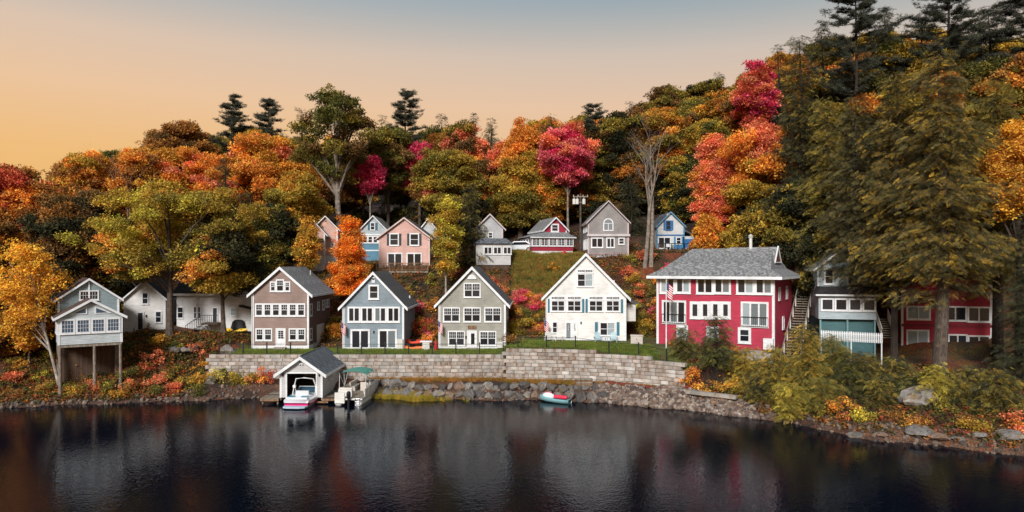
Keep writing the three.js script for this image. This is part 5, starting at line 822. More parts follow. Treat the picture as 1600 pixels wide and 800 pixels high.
function spray(seed, n = 12, droop = 0.3, width = 0.42) { // feathered evergreen spray along +x, length 1: a stem with side twigs, each twig with short needles
  const r = mulberry(seed), pos = [], tones = [];
  for (let i = 0; i < n; i++) for (const s of [-1, 1]) {
    const t = (i + r() * 0.9) / n, x = t, y = -droop * t * t, w = width * (1.0 - t * 0.75) * (0.6 + 0.6 * r()), fx = w * (0.45 + 0.3 * r()), dy = -0.18 * w * (0.3 + r());
    for (let k = 0; k < 5; k++) { // needles along the twig
      const q = (k + 0.3 + r() * 0.5) / 5, bx = x + fx * q, by = y + dy * q * q, bz = s * w * q, l = 0.08 + 0.09 * r(), e = (k % 2 ? 1 : -1), tt = 0.6 + 0.75 * r();
      pos.push(bx - 0.02, by, bz - 0.014, bx + 0.03, by + 0.012, bz + 0.014 * s, bx + 0.05 + l * 0.7, by - 0.035 + 0.05 * r(), bz + s * l * 0.55 * (e + 0.8)); for (let m = 0; m < 3; m++) tones.push(tt, tt, tt * 0.95);
    }
  }
  return faces(pos, tones);
}
function tuft(seed, n = 30) { // pine needle tuft
  const r = mulberry(seed), pos = [], tones = [];
  for (let i = 0; i < n; i++) { const a = r() * 6.28, u = r() * 1.2 - 0.25, d = new THREE.Vector3(Math.cos(a) + 0.5, u, Math.sin(a)).normalize(), s = new THREE.Vector3(r() - 0.5, r() - 0.5, r() - 0.5).cross(d).normalize().multiplyScalar(0.035), o = new THREE.Vector3(r() - 0.5, (r() - 0.5) * 0.4, r() - 0.5).multiplyScalar(0.8), e = o.clone().addScaledVector(d, 0.45 + 0.4 * r()), t = 0.65 + 0.6 * r(); pos.push(...o.clone().add(s).toArray(), ...o.clone().sub(s).toArray(), ...e.toArray()); for (let m = 0; m < 3; m++) tones.push(t, t, t); }
  return faces(pos, tones);
}
const leafMat = new THREE.MeshPhysicalMaterial({ color: 0xffffff, vertexColors: true, roughness: 0.9, transmission: 0.3, thickness: 0, specularIntensity: 0.25 });
const needleMat = new THREE.MeshStandardMaterial({ color: 0xffffff, vertexColors: true, roughness: 0.9 });
const LEAF = { small: leafClump(24, 0.52, 0.22, 5), mid: leafClump(24, 0.62, 0.27, 6), fine: leafClump(26, 0.5, 0.17, 7) };
const SPRAY = spray(11), PINE = tuft(12);
const PAL = {
  orange: [[238, 158, 62], [228, 138, 52], [244, 178, 80]], amber: [[222, 160, 58], [204, 140, 50], [236, 178, 72]], yellow: [[242, 182, 58], [228, 166, 54], [248, 196, 76]],
  olive: [[146, 128, 52], [120, 110, 46], [172, 144, 58]], green: [[108, 104, 46], [124, 116, 50], [90, 92, 42]], gold: [[188, 154, 58], [168, 140, 52], [208, 168, 64]],
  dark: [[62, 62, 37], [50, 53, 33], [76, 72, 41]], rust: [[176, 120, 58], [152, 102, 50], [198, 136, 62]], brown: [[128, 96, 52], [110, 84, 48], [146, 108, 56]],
  magenta: [[226, 62, 104], [212, 50, 90], [236, 96, 124]], coral: [[246, 142, 100], [242, 122, 82], [248, 164, 116]], red: [[208, 90, 64], [190, 74, 56], [220, 118, 74]], pink: [[240, 116, 122], [230, 96, 112], [244, 144, 132]],
  hemlock: [[110, 98, 54], [88, 82, 46], [132, 114, 62], [64, 61, 38]], pine: [[58, 62, 48], [70, 70, 48], [48, 52, 42]], bright: [[248, 140, 36], [244, 118, 38], [252, 164, 52]], lime: [[198, 178, 64], [178, 164, 60], [214, 190, 74]],
};
const UPV = new THREE.Vector3(0, 1, 0);
function instances(name, geo, mat, list, parent) {
  const im = new THREE.InstancedMesh(geo, mat, list.length); list.forEach((r, i) => { im.setMatrixAt(i, r[0]); im.setColorAt(i, r[1]); });
  im.name = name; im.userData.kind = 'stuff'; im.castShadow = im.receiveShadow = true; parent.add(im); return im;
}
function tint(pal, k = 1) { const c = pick(pal), j = k * rr(0.72, 1.25); return new THREE.Color(lin(c[0]) * j, lin(c[1]) * j * rr(0.92, 1.08), lin(c[2]) * j); }
function clumpM(p, s, free = true) { const q = new THREE.Quaternion().setFromEuler(new THREE.Euler(rr(-0.5, 0.5), rr(0, 6.28), rr(-0.5, 0.5))); return new THREE.Matrix4().compose(p, q, new THREE.Vector3(s, s * rr(0.75, 1.1), s)); }
// crown built of leafy boughs; pals: list of [palette name, weight] mixed bough by bough
function leafyCrown(o) { // o: cy centre height, rx, ry, rz, pals, density, leaf, boughs, open
  const out = [], limbs = [], { cy, rx, ry, rz = o.rx, pals, density = 1, open = 0.45 } = o, lean = o.lean || [0, 0];
  const total = pals.reduce((a, p) => a + p[1], 0);
  const vol = rx * ry * rz, br0 = clamp(Math.cbrt(vol) * 0.27, 0.42, 1.35), nb = o.boughs || Math.round(clamp(vol / (br0 ** 3) * 2.0, 8, 130));
  const centres = [];
  for (let tries = 0; centres.length < nb && tries < nb * 30; tries++) {
    const y = rr(-1, 1), a = rr(0, 6.283), prof = Math.sqrt(Math.max(0, 1 - y * y)), shape = o.cone ? clamp((1 - y) / 2 * 1.15 + 0.08, 0.05, 1) * (y < -0.8 ? 0.75 : 1) : prof * (y < 0 ? 1 - 0.25 * y * y : 1);
    const rad = Math.sqrt(rr(0.12, 1)) * shape * (0.82 + 0.4 * Math.sin(a * 3 + y * 5 + o.seed) * Math.sin(a * 2 - y * 3 + o.seed * 2)); if (o.skirt && y < -0.2 && rad < 0.4) continue;
    const c = new THREE.Vector3(Math.cos(a) * rad * rx, cy + y * ry * 0.93, Math.sin(a) * rad * rz); c.x += lean[0] * (y + 1); c.z += lean[1] * (y + 1);
    if (centres.some(k => k.c.distanceTo(c) < br0 * 0.55)) continue;
    let w = rnd() * total, pi = 0; if (o.bands) { pi = clamp(Math.floor((0.5 - y * 0.5 + rr(-0.2, 0.2)) * pals.length), 0, pals.length - 1); } else while (w > pals[pi][1] && pi < pals.length - 1) { w -= pals[pi][1]; pi++; }
    centres.push({ c, a, r: br0 * rr(0.42, 1.3), pal: PAL[pals[pi][0]], k: rr(0.8, 1.2), tilt: rr(-0.7, 0.45), tall: rr(0.7, 1.5), long: rr(0.8, 1.35) });
  }
  for (const b of centres) { if (rnd() < 0.12) { limbs.push(b.c); continue; } // a bough: a ragged tilted plate that reaches outwards and droops
    const n = Math.round(46 * b.r * b.r * density), ca = Math.cos(b.a), sa = Math.sin(b.a);
    for (let i = 0; i < n; i++) {
      const rad = Math.sqrt(rnd()) * b.r * (rnd() < open ? rr(1, 1.55) : 1), t = rr(0, 6.283), u = Math.cos(t) * rad * b.long, v = Math.sin(t) * rad, edge = rad / b.r, hgt = (rr(-0.5, 0.62) * b.tall * (1.15 - 0.5 * Math.min(edge, 1.2))) * b.r - b.tilt * u * 0.7 - 0.1 * edge * edge * b.r;
      const p = new THREE.Vector3(b.c.x + ca * u - sa * v, b.c.y + hgt, b.c.z + sa * u + ca * v);
      out.push([clumpM(p, rr(0.5, 1.1) * (o.size || 1)), tint(b.pal, b.k * (o.tone || 1))]);
    }
    limbs.push(b.c);
  }
  return { out, limbs };
}
function trunkTree(o) { // o: name,label,x,D,top,bottom(crown),rx,pals...
  const by = landH(o.x, o.D) - 0.3, g = base(o.name, o.label, 'tree', [o.x, by, -o.D], 0, o.group);
  const top = o.top - by, bot = Math.max(o.bottom - by, 0.8), cy = (top + bot) / 2, ry = (top - bot) / 2, lean = o.lean || [0, 0];
  const { out, limbs } = leafyCrown({ cy, ry, rx: o.rx, rz: o.rz || o.rx * 0.9, pals: o.pals, density: o.density, seed: rr(0, 9), cone: o.cone, bands: o.bands, size: o.size, open: o.open, skirt: o.skirt, boughs: o.boughs, lean, tone: o.tone });
  const tr = o.trunk || clamp(top * 0.018, 0.1, 0.42), bark = o.bark || M.bark, hTop = cy + ry * (o.cone ? 0.75 : 0.35), bend = rr(-0.3, 0.3), pts = [], rad = [], tl = o.trunkLean || [0, 0];
  const axis = t => new THREE.Vector3(bend * Math.sin(t * 4) * 0.6 + (lean[0] * t * 1.0) + tl[0] * (1 - t), t * hTop, bend * Math.cos(t * 3) * 0.4 - bend * 0.4 + lean[1] * t + tl[1] * (1 - t));
  for (let i = 0; i <= 7; i++) { const t = i / 7; pts.push(axis(t)); rad.push(tr * (i === 0 ? 1.35 : 1 - 0.8 * t)); }
  mesh('trunk', taper(pts, rad, 8), bark, g);
  const ls = [], nl = o.limbs ?? 15; const sorted = limbs.slice().sort((a, b) => b.length() - a.length());
  for (let i = 0; i < Math.min(nl, sorted.length); i++) { const e = sorted[Math.floor(i * sorted.length / nl)], t = clamp((e.y / hTop) * 0.62, (bot * 0.8) / hTop, 0.9), s = axis(Math.min(t, 0.95)), m = s.clone().lerp(e, 0.55).add(new THREE.Vector3(0, ry * 0.08, 0)); ls.push(taper([s, m, e], [tr * 0.42 * (1.2 - t), tr * 0.26, 0.03], 5)); }
  if (ls.length) mesh('limbs', ls, bark, g);
  instances('crown', LEAF[o.leaf || 'mid'], leafMat, out, g);
  return g;
}
function branchM(p, dir, len, roll = 0, wide = 1) { const x = dir.clone().normalize(), z = x.clone().cross(UPV).normalize(), y = z.clone().cross(x); const m = new THREE.Matrix4().makeBasis(x, y, z.negate().multiplyScalar(1)); const q = new THREE.Quaternion().setFromRotationMatrix(new THREE.Matrix4().makeBasis(x, y, x.clone().cross(y))); q.multiply(new THREE.Quaternion().setFromAxisAngle(new THREE.Vector3(1, 0, 0), roll)); return new THREE.Matrix4().compose(p, q, new THREE.Vector3(len, len, len * wide)); }
function conifer(o) { // hemlock / spruce with drooping feathered boughs
  const by = landH(o.x, o.D) - 0.3, g = base(o.name, o.label, 'tree', [o.x, by, -o.D], 0, o.group), Ht = o.top - by, b0 = Math.max((o.bottom ?? by) - by, 0.5), pal = PAL[o.pal || 'hemlock'], out = [], wood = [];
  const tr = o.trunk || clamp(Ht * 0.016, 0.1, 0.5); mesh('trunk', taper([0, 0.25, 0.5, 0.75, 1].map(t => [0.25 * Math.sin(t * 5 + o.x), t * Ht * 0.98, 0.2 * Math.sin(t * 4)]), [1.3, 1, 0.75, 0.42, 0.06].map(k => k * tr), 8), o.bark || M.barkDark, g);
  const step = o.step || 0.42, fullness = o.full || 1;
  for (let y = b0; y < Ht; y += step * rr(0.7, 1.2)) {
    const t = (y - b0) / (Ht - b0), R0 = o.rx * (o.shape === 'column' ? Math.pow(1 - t, 0.55) : Math.pow(1 - t, 0.85)) * (0.75 + 0.25 * Math.sin(y * 1.3 + o.x)) * (t < 0.08 ? 0.7 : 1) + 0.25, nb = t < 0.1 && Ht > 12 ? 3 : Math.max(3, Math.round((o.whorl || 6) * (0.5 + 0.6 * (1 - t))));
    for (let k = 0; k < nb; k++) {
      const a = rr(0, 6.283), len = R0 * rr(0.4, 1.2), rise = o.rise ?? 0.05, dir = new THREE.Vector3(Math.cos(a), 0, Math.sin(a));
      const pt = s => new THREE.Vector3(dir.x * len * s, y + len * (rise * s - (o.droop ?? 0.24) * s * s), dir.z * len * s);
      if (rnd() < 0.35 && len > 1.5) wood.push(taper([pt(0), pt(0.5), pt(0.95)], [0.05 * (1.2 - t), 0.03, 0.01], 4));
      const kk = rr(0.8, 1.2), ns = Math.max(4, Math.round(len * 7 * fullness));
      for (let i = 0; i < ns; i++) { const s = lerp(0.25, 1, (i + rnd()) / ns), p = pt(s).add(new THREE.Vector3(rr(-0.55, 0.55), rr(-0.3, 0.3), rr(-0.55, 0.55)).multiplyScalar(0.5 + s * 0.7)), ya = rr(-1.3, 1.3), d = new THREE.Vector3(dir.x * Math.cos(ya) - dir.z * Math.sin(ya), rise - (o.droop ?? 0.24) * 1.6 * s + rr(-0.3, 0.25), dir.x * Math.sin(ya) + dir.z * Math.cos(ya)); out.push([branchM(p, d, rr(0.3, 0.75) * (o.size || 1), rr(-1.2, 1.2)), tint(o.pal2 && rnd() < o.mix ? PAL[o.pal2] : pal, kk * (o.tone || 1) * rr(0.6, 1.35))]); }
    }
  }
  if (wood.length) mesh('limbs', wood, o.bark || M.barkDark, g);
  instances('crown', SPRAY, needleMat, out, g); return g;
}
function whitePine(o) { // open crown of flat needle plates
  const by = landH(o.x, o.D) - 0.3, g = base(o.name, o.label, 'tree', [o.x, by, -o.D], 0, o.group), Ht = o.top - by, b0 = (o.bottom ?? by + Ht * 0.4) - by, out = [], wood = [], pal = PAL[o.pal || 'pine'];
  mesh('trunk', taper([0, 0.3, 0.6, 1].map(t => [0.2 * Math.sin(t * 4 + o.x), t * Ht * 0.99, 0.2 * Math.sin(t * 3)]), [0.34, 0.27, 0.18, 0.03], 8), M.barkDark, g);
  for (let y = b0; y < Ht - 0.2; y += rr(0.55, 0.95)) {
    const t = (y - b0) / (Ht - b0), R0 = o.rx * Math.pow(1 - t, 0.5) * rr(0.55, 1.15) + 0.35, n = Math.round(rr(4, 6));
    for (let k = 0; k < n; k++) {
      const a = rr(0, 6.28), len = R0 * rr(0.6, 1.15), dir = new THREE.Vector3(Math.cos(a), 0, Math.sin(a)), rise = rr(0.05, 0.35), pt = s => new THREE.Vector3(dir.x * len * s, y + len * rise * s * s, dir.z * len * s);
      wood.push(taper([pt(0), pt(0.5), pt(1)], [0.06, 0.04, 0.015], 4)); const nt = Math.round(5 + len * 7), kk = rr(0.8, 1.2);
      for (let i = 0; i < nt; i++) { const s = lerp(0.3, 1.05, rnd()), p = pt(s).add(new THREE.Vector3(rr(-0.5, 0.5) * (0.4 + s * 0.5), rr(-0.05, 0.28), rr(-0.5, 0.5) * (0.4 + s * 0.5))); out.push([clumpM(p, rr(0.4, 0.75)), tint(pal, kk)]); }
    }
  }
  mesh('limbs', wood, M.barkDark, g); instances('crown', PINE, needleMat, out, g); return g;
}
function bareTree(o) {
  const by = landH(o.x, o.D) - 0.3, g = base(o.name, o.label, 'tree', [o.x, by, -o.D], 0, o.group), Ht = o.top - by, out = [], seed = mulberry(o.seed || 5), r = (a, b) => a + (b - a) * seed();
  const grow = (p, d, len, rad, depth) => { const pts = [p.clone()], rads = [rad]; let q = p.clone(), dd = d.clone(); const n = 4; for (let i = 1; i <= n; i++) { dd.add(new THREE.Vector3(r(-0.12, 0.12), r(-0.02, 0.12), r(-0.12, 0.12))).normalize(); q = q.clone().addScaledVector(dd, len / n); pts.push(q); rads.push(rad * (1 - 0.55 * i / n)); if (depth > 0 && i >= 2) { const k = depth > 2 ? 1 : r(0, 1) < 0.85 ? 1 : 2; for (let j = 0; j < k; j++) { const a = r(0, 6.28), s = dd.clone().add(new THREE.Vector3(Math.cos(a) * 0.75, r(0, 0.4), Math.sin(a) * 0.75)).normalize(); grow(q, s, len * r(0.45, 0.65), rads[i] * 0.62, depth - 1); } } } out.push(taper(pts, rads, depth > 1 ? 7 : 4)); };
  for (const t of o.stems || [[0, 0, 1]]) { const pts = [new THREE.Vector3(t[0], 0, t[1])], stemH = Ht * 0.5 * t[2]; const e = new THREE.Vector3(t[0] + (t[3] || 0), stemH, t[1]); mesh('trunk', taper([pts[0], pts[0].clone().lerp(e, 0.5).add(new THREE.Vector3(0.12, 0, 0)), e], [0.3, 0.24, 0.19].map(v => v * (o.thick || 1)), 8), M.barkPale, g); for (let i = 0; i < 3; i++) grow(e.clone().lerp(pts[0], i * 0.12), new THREE.Vector3(r(-0.35, 0.35), 1, r(-0.3, 0.3)).normalize(), Ht * 0.31 * t[2], 0.15 * (o.thick || 1), 3); }
  mesh('branches', out, M.barkPale, g); return g;
}
const px2x = (px, D) => (px - 800) / F * D, py2y = (py, D) => EYE - (py - HORIZON) / F * D;
// place by sight line: px centre, distance, crown top/bottom, half width
function T(kind, px, D, topPy, botPy, half, pals, label, o = {}) {
  const s = { name: o.name || 'maple_tree', label, x: px2x(px, D), D, top: py2y(topPy, D), bottom: py2y(botPy, D), rx: half / F * D, ...o };
  if (kind === 'leafy') return trunkTree({ ...s, pals: pals.map(p => Array.isArray(p) ? p : [p, 1]) });
  if (kind === 'conifer') return conifer({ ...s, pal: pals[0], pal2: pals[1], mix: 0.2, name: o.name || 'hemlock_tree' });
  if (kind === 'pine') return whitePine({ ...s, pal: pals[0], name: 'pine_tree' });
}
// ---- named trees, from left to right
T('leafy', 42, 67, 378, 535, 44, ['yellow', ['amber', 0.3]], 'leaning golden birch at the water edge beside the stilt house', { name: 'birch_tree', leaf: 'fine', bark: M.barkBirch, trunk: 0.16, trunkLean: [3.2, 0], density: 0.42, open: 0.6, limbs: 18 });
T('leafy', 45, 70, 470, 545, 30, ['amber', 'orange'], 'small amber tree with thin trunk under the golden birch', { name: 'young_maple', leaf: 'fine', trunk: 0.14, density: 0.7 });
T('leafy', 25, 86, 258, 420, 62, ['red', ['rust', 2], 'orange'], 'dark red and rust maple at the far left end of the wood', { open: 0.4 });
T('leafy', 95, 80, 310, 470, 48, ['rust', ['brown', 1], 'dark'], 'rust brown maple behind the golden birch');
T('leafy', -25, 78, 330, 520, 55, ['rust', 'brown', 'orange'], 'rust orange maple cut off by the left picture edge');
T('leafy', 140, 90, 300, 440, 48, ['dark', 'brown'], 'dark shaded tree behind the stilt house roof');
T('leafy', 130, 100, 238, 380, 48, ['orange', 'rust', 'gold'], 'orange and gold maple rising over the stilt house');
T('leafy', 205, 104, 232, 360, 58, ['amber', ['orange', 1], 'rust'], 'amber birch clump with bare twigs above the big olive maple', { name: 'birch_tree', leaf: 'mid', bark: M.barkBirch, density: 0.75, open: 0.4 });
bareTree({ name: 'bare_birch', label: 'leafless pale birch standing in the amber birch clump', x: px2x(200, 100), D: 100, top: py2y(228, 100), seed: 9, thick: 0.5 });
T('leafy', 265, 77, 285, 462, 142, ['lime', ['gold', 1.3], ['olive', 1], ['orange', 0.25]], 'broad olive yellow maple spreading over the small white houses', { name: 'spreading_maple', leaf: 'small', rz: 5.5, trunk: 0.42, density: 0.9, skirt: true, limbs: 16, boughs: 105, bark: M.bark });
T('leafy', 350, 79, 330, 470, 58, ['olive', 'dark', 'gold'], 'dark trunked maple beside the long white house', { trunk: 0.3, skirt: true });
T('leafy', 285, 108, 232, 360, 60, ['orange', ['coral', 0.6], 'amber'], 'orange maple behind the top of the olive maple');
T('leafy', 285, 118, 190, 300, 45, ['brown', 'rust'], 'brown oak on the skyline left of the tall pines', { name: 'oak_tree' });
T('conifer', 350, 100, 245, 430, 38, ['dark'], 'dark hemlock between the orange maples above the long white house', { whorl: 9 });
T('conifer', 385, 92, 300, 440, 34, ['dark', 'olive'], 'dark hemlock above the brown cottage roof', { whorl: 9 });
T('leafy', 418, 108, 212, 350, 66, ['orange', 'amber', ['coral', 0.3]], 'large glowing orange maple left of the tall oak');
T('leafy', 470, 100, 268, 400, 44, ['amber', 'gold', 'olive'], 'amber and olive maple beside the salmon house');
T('leafy', 425, 96, 325, 450, 42, ['dark', 'green', ['gold', 0.5]], 'dark green tree behind the brown cottage', {});
T('pine', 366, 122, 150, 235, 36, ['pine'], 'broad dark pine on the skyline at the left of a pair');
T('pine', 421, 124, 154, 235, 26, ['pine'], 'narrow dark pine on the skyline at the right of a pair');
T('leafy', 525, 103, 143, 285, 66, [['green', 1], ['olive', 1.4], ['brown', 0.9]], 'tall oak with a pale leaning trunk above the salmon house', { name: 'oak_tree', bark: M.barkPale, trunk: 0.62, limbs: 22, open: 0.5, density: 0.62, trunkLean: [0.5, 0], boughs: 52 });
T('pine', 634, 120, 138, 230, 36, ['pine'], 'lone dark pine standing above the middle of the wood');
T('leafy', 578, 107, 246, 302, 24, ['magenta'], 'slim magenta maple with pale trunk behind the pale blue house', { bark: M.barkPale, trunk: 0.2, density: 0.75, open: 0.5 });
T('leafy', 655, 113, 226, 300, 27, ['magenta', ['pink', 0.5]], 'magenta maple behind the olive maple over the pink house', { density: 0.8 });
T('leafy', 605, 112, 205, 290, 48, ['green', 'olive', 'brown'], 'olive maple between the tall oak and lone pine');
T('leafy', 700, 103, 238, 335, 52, ['gold', ['olive', 1.5], ['pink', 0.15]], 'golden olive maple above the roof of the pink house');
T('leafy', 722, 120, 195, 290, 34, ['olive', 'coral', 'brown'], 'mottled olive and coral maple below the skyline', { density: 0.8 });
T('conifer', 735, 94, 285, 430, 36, ['dark', 'olive'], 'dark hemlock standing between the pink house and white porch house', { whorl: 10, full: 1.2 });
T('leafy', 547, 89, 338, 470, 31, ['bright', ['orange', 0.5]], 'bright orange tree standing before the salmon house', { name: 'young_maple', cone: true, leaf: 'small', density: 1.2, size: 0.85, bark: M.bark });
T('leafy', 697, 87.5, 305, 432, 21, ['lime', ['gold', 1], ['amber', 0.3]], 'yellow green birch with white trunk before the pink house', { name: 'birch_tree', leaf: 'fine', bark: M.barkBirch, trunk: 0.15, density: 0.7, open: 0.5 });
T('leafy', 480, 94, 350, 425, 18, ['amber', 'gold'], 'small amber tree at the corner of the salmon house', { name: 'young_maple', leaf: 'small', density: 0.8 });
T('leafy', 813, 111, 182, 352, 44, ['orange', 'orange', 'gold', 'olive'], 'tall orange topped maple above the white porch house', { cone: true, bands: true });
T('leafy', 785, 118, 225, 340, 26, ['coral', 'orange'], 'coral orange maple at the side of the tall orange topped maple');
T('leafy', 888, 108, 200, 290, 42, ['pink', ['magenta', 0.6], ['coral', 0.4]], 'rose pink maple with slim pale trunk above the little crimson house', { bark: M.barkPale, trunk: 0.22 });
T('leafy', 850, 112, 268, 345, 40, ['amber', 'orange', 'gold'], 'amber maple behind the little crimson house');
T('leafy', 925, 116, 255, 350, 36, ['gold', 'orange', 'olive'], 'gold and orange maple behind the utility pole');
T('leafy', 962, 116, 178, 340, 52, ['olive', 'brown', 'dark'], 'tall olive brown oak behind the grey shingle house', { name: 'oak_tree' });
T('conifer', 985, 108, 270, 420, 36, ['dark'], 'dark hemlock right behind the grey shingle house', { whorl: 9 });
T('pine', 930, 134, 160, 215, 26, ['pine'], 'dark pine on the skyline right of the rose pink maple');
T('leafy', 1052, 118, 172, 280, 40, ['orange', 'rust', 'olive'], 'rust orange maple behind the bare tree');
T('leafy', 1068, 113, 245, 385, 34, ['gold', 'green', 'dark'], 'green and gold maple above the blue trimmed house', { bands: false });
bareTree({ name: 'bare_tree', label: 'tall leafless pale tree with twin trunks beside the blue trimmed house', x: px2x(1017, 93), D: 93, top: py2y(180, 93), seed: 21, stems: [[0, 0, 1, 0.2], [-0.9, 0.4, 0.9, 0.7]], thick: 1.05 });
T('leafy', 1112, 132, 165, 260, 46, ['olive', 'amber', 'brown'], 'olive and amber maple on the ridge above the blue trimmed house');
T('leafy', 1118, 97, 208, 375, 32, ['coral', ['coral', 1], 'orange'], 'tall coral maple above the large crimson house', { leaf: 'small' });
T('leafy', 1104, 91, 335, 398, 24, ['orange', 'amber'], 'small orange maple behind the large crimson house roof', { cone: true, name: 'young_maple' });
T('leafy', 1195, 92, 195, 395, 52, ['coral', 'orange', 'gold', 'gold', 'olive'], 'coral topped golden maple beside the dark hemlocks', { bands: true, density: 1.05 });
T('leafy', 1180, 110, 95, 215, 30, ['red', 'magenta', 'coral'], 'red maple high on the ridge against the sky', {});
T('leafy', 1105, 140, 128, 220, 40, ['brown', 'olive', 'dark'], 'brown oak on the ridge left of the red maple', { name: 'oak_tree' });
T('leafy', 1040, 142, 140, 230, 38, ['brown', 'olive'], 'olive brown oak on the ridge behind the rust orange maple', { name: 'oak_tree' });
T('conifer', 1250, 88, 55, 400, 62, ['dark', 'olive'], 'tall dark hemlock right of the red ridge maple', { whorl: 13, droop: 0.2, shape: 'column' });
T('conifer', 1292, 80, 150, 430, 55, ['olive', 'dark'], 'brownish hemlock above the timber stairway', { whorl: 12, shape: 'column' });
T('pine', 1335, 88, -70, 150, 62, ['pine', 'olive'], 'towering dark pine at the upper right left of the other pines');
T('pine', 1482, 86, -110, 110, 85, ['pine'], 'towering broad dark pine crossing the top edge of the picture');
T('pine', 1600, 84, -80, 110, 64, ['pine'], 'dark pine at the upper right corner');
T('leafy', 1400, 90, 75, 230, 100, ['olive', ['gold', 1], ['orange', 0.5], 'green'], 'broad olive and orange maple below the towering pines', { boughs: 60 });
T('leafy', 1540, 84, 92, 250, 90, ['olive', 'green', ['orange', 0.5]], 'broad olive maple below the pine at the upper right corner', { boughs: 56 });
for (const [px, D, top, half, label] of [[1285, 97, 40, 46, 'tall dark evergreen between the ridge hemlock and leftmost towering pine'], [1385, 93, 12, 52, 'tall dark evergreen between the first two towering pines'], [1440, 90, 22, 50, 'tall dark evergreen under the broad towering pine'], [1545, 90, 8, 56, 'tall dark evergreen left of the corner pine']]) T('conifer', px, D, top, 330, half, ['dark', 'green'], label, { name: 'dark_evergreen', whorl: 12, droop: 0.15, shape: 'column' });
T('leafy', 1310, 92, 120, 260, 52, ['dark', 'gold', 'olive'], 'mottled gold and dark maple behind the hemlocks');
T('conifer', 1335, 70, 150, 455, 70, ['hemlock', 'dark'], 'large brownish hemlock over the pale blue grey house', { whorl: 13, full: 1.1, shape: 'column' });
T('conifer', 1400, 65, 112, 460, 84, ['hemlock', 'gold'], 'huge olive hemlock left of the thick hemlock trunk', { whorl: 15, full: 1.1, trunk: 0.28, shape: 'column' });
T('conifer', 1470, 60.5, 75, 468, 118, ['hemlock', 'gold'], 'huge spreading hemlock with thick trunk before the crimson house', { whorl: 16, full: 1.15, trunk: 0.5, bark: M.bark, droop: 0.2, shape: 'column' });
T('conifer', 1555, 66, 120, 455, 85, ['olive', 'dark'], 'dark hemlock between the spreading hemlock and golden maple', { whorl: 14, shape: 'column' });
T('leafy', 1592, 60, 190, 345, 52, ['yellow', 'amber'], 'golden maple cut off by the right picture edge', { leaf: 'small' });
T('leafy', 1610, 72, 85, 200, 40, ['orange', 'rust', 'olive'], 'orange maple above the golden maple at the right picture edge');
T('conifer', 1610, 58, 330, 640, 60, ['dark'], 'dark hemlock in the lower right corner of the wood', { whorl: 11 });
for (const [px, D, topPy, half, label] of [[598, 138, 182, 16, 'slim spruce tip on the skyline left of the lone pine'], [690, 136, 178, 17, 'slim spruce tip on the skyline right of the lone pine'], [740, 140, 176, 20, 'spruce tip on the skyline above the white porch house'], [768, 142, 184, 14, 'narrow spruce tip left of the tall orange topped maple'], [862, 140, 182, 15, 'narrow spruce tip between the orange topped and rose pink maples'], [985, 142, 160, 18, 'spruce tip on the skyline left of the bare tree'], [1125, 138, 112, 20, 'spruce tip on the ridge left of the red maple'], [1215, 112, 70, 20, 'slim dark spruce between the red ridge maple and tall hemlock'], [470, 134, 168, 18, 'spruce tip on the skyline left of the tall oak'], [235, 130, 205, 14, 'small spruce tip on the skyline left of the brown oak']]) T('conifer', px, D, topPy, 330, half, ['dark', 'pine'], label, { name: 'spruce_tree', whorl: 7, step: 0.5, droop: 0.1, rise: 0.1 });
// ---- the wood behind: trees one can tell apart only by kind
const SKY = [[-80, 275], [0, 268], [70, 285], [120, 250], [180, 232], [260, 210], [330, 198], [450, 205], [600, 198], [700, 192], [800, 195], [900, 188], [960, 178], [1010, 160], [1060, 140], [1150, 128], [1220, 90], [1300, 60], [1400, 48], [1500, 45], [1700, 55]];
const LAND = [[-60, 'far left picture edge'], [25, 'golden birch'], [95, 'left of the stilt house'], [160, 'stilt house'], [225, 'small white cottage'], [300, 'long white house'], [370, 'gap left of the brown cottage'], [440, 'brown cottage'], [500, 'salmon house'], [560, 'bright orange tree'], [590, 'pale blue house'], [630, 'pink house'], [690, 'yellow green birch'], [740, 'grey cottage ridge'], [785, 'white porch house'], [830, 'left end of the little crimson house'], [870, 'little crimson house gable'], [910, 'utility pole'], [945, 'grey shingle house'], [1000, 'bare tree'], [1050, 'blue trimmed house'], [1100, 'left end of the large crimson house'], [1160, 'middle of the large crimson house'], [1220, 'timber stairway'], [1290, 'picket fence'], [1345, 'pale blue grey house'], [1410, 'crimson house behind the hemlock'], [1470, 'thick hemlock trunk'], [1530, 'dark young hemlocks'], [1600, 'lower right shore'], [1680, 'far right picture edge']];
const ranks = { 118: 'front', 128: 'second', 140: 'third', 154: 'rearmost' }, usedLabels = new Set();
function woodLabel(words, px, rank) { const near = LAND.slice().sort((a, b) => Math.abs(a[0] - px) - Math.abs(b[0] - px)); for (const [, n] of near) { const l = `${words} in the ${rank} rank above the ${n}`; if (!usedLabels.has(l)) { usedLabels.add(l); return l; } } }
const woodWords = { olive: 'olive tree', dark: 'dark evergreen', amber: 'amber tree', rust: 'rust brown tree' };
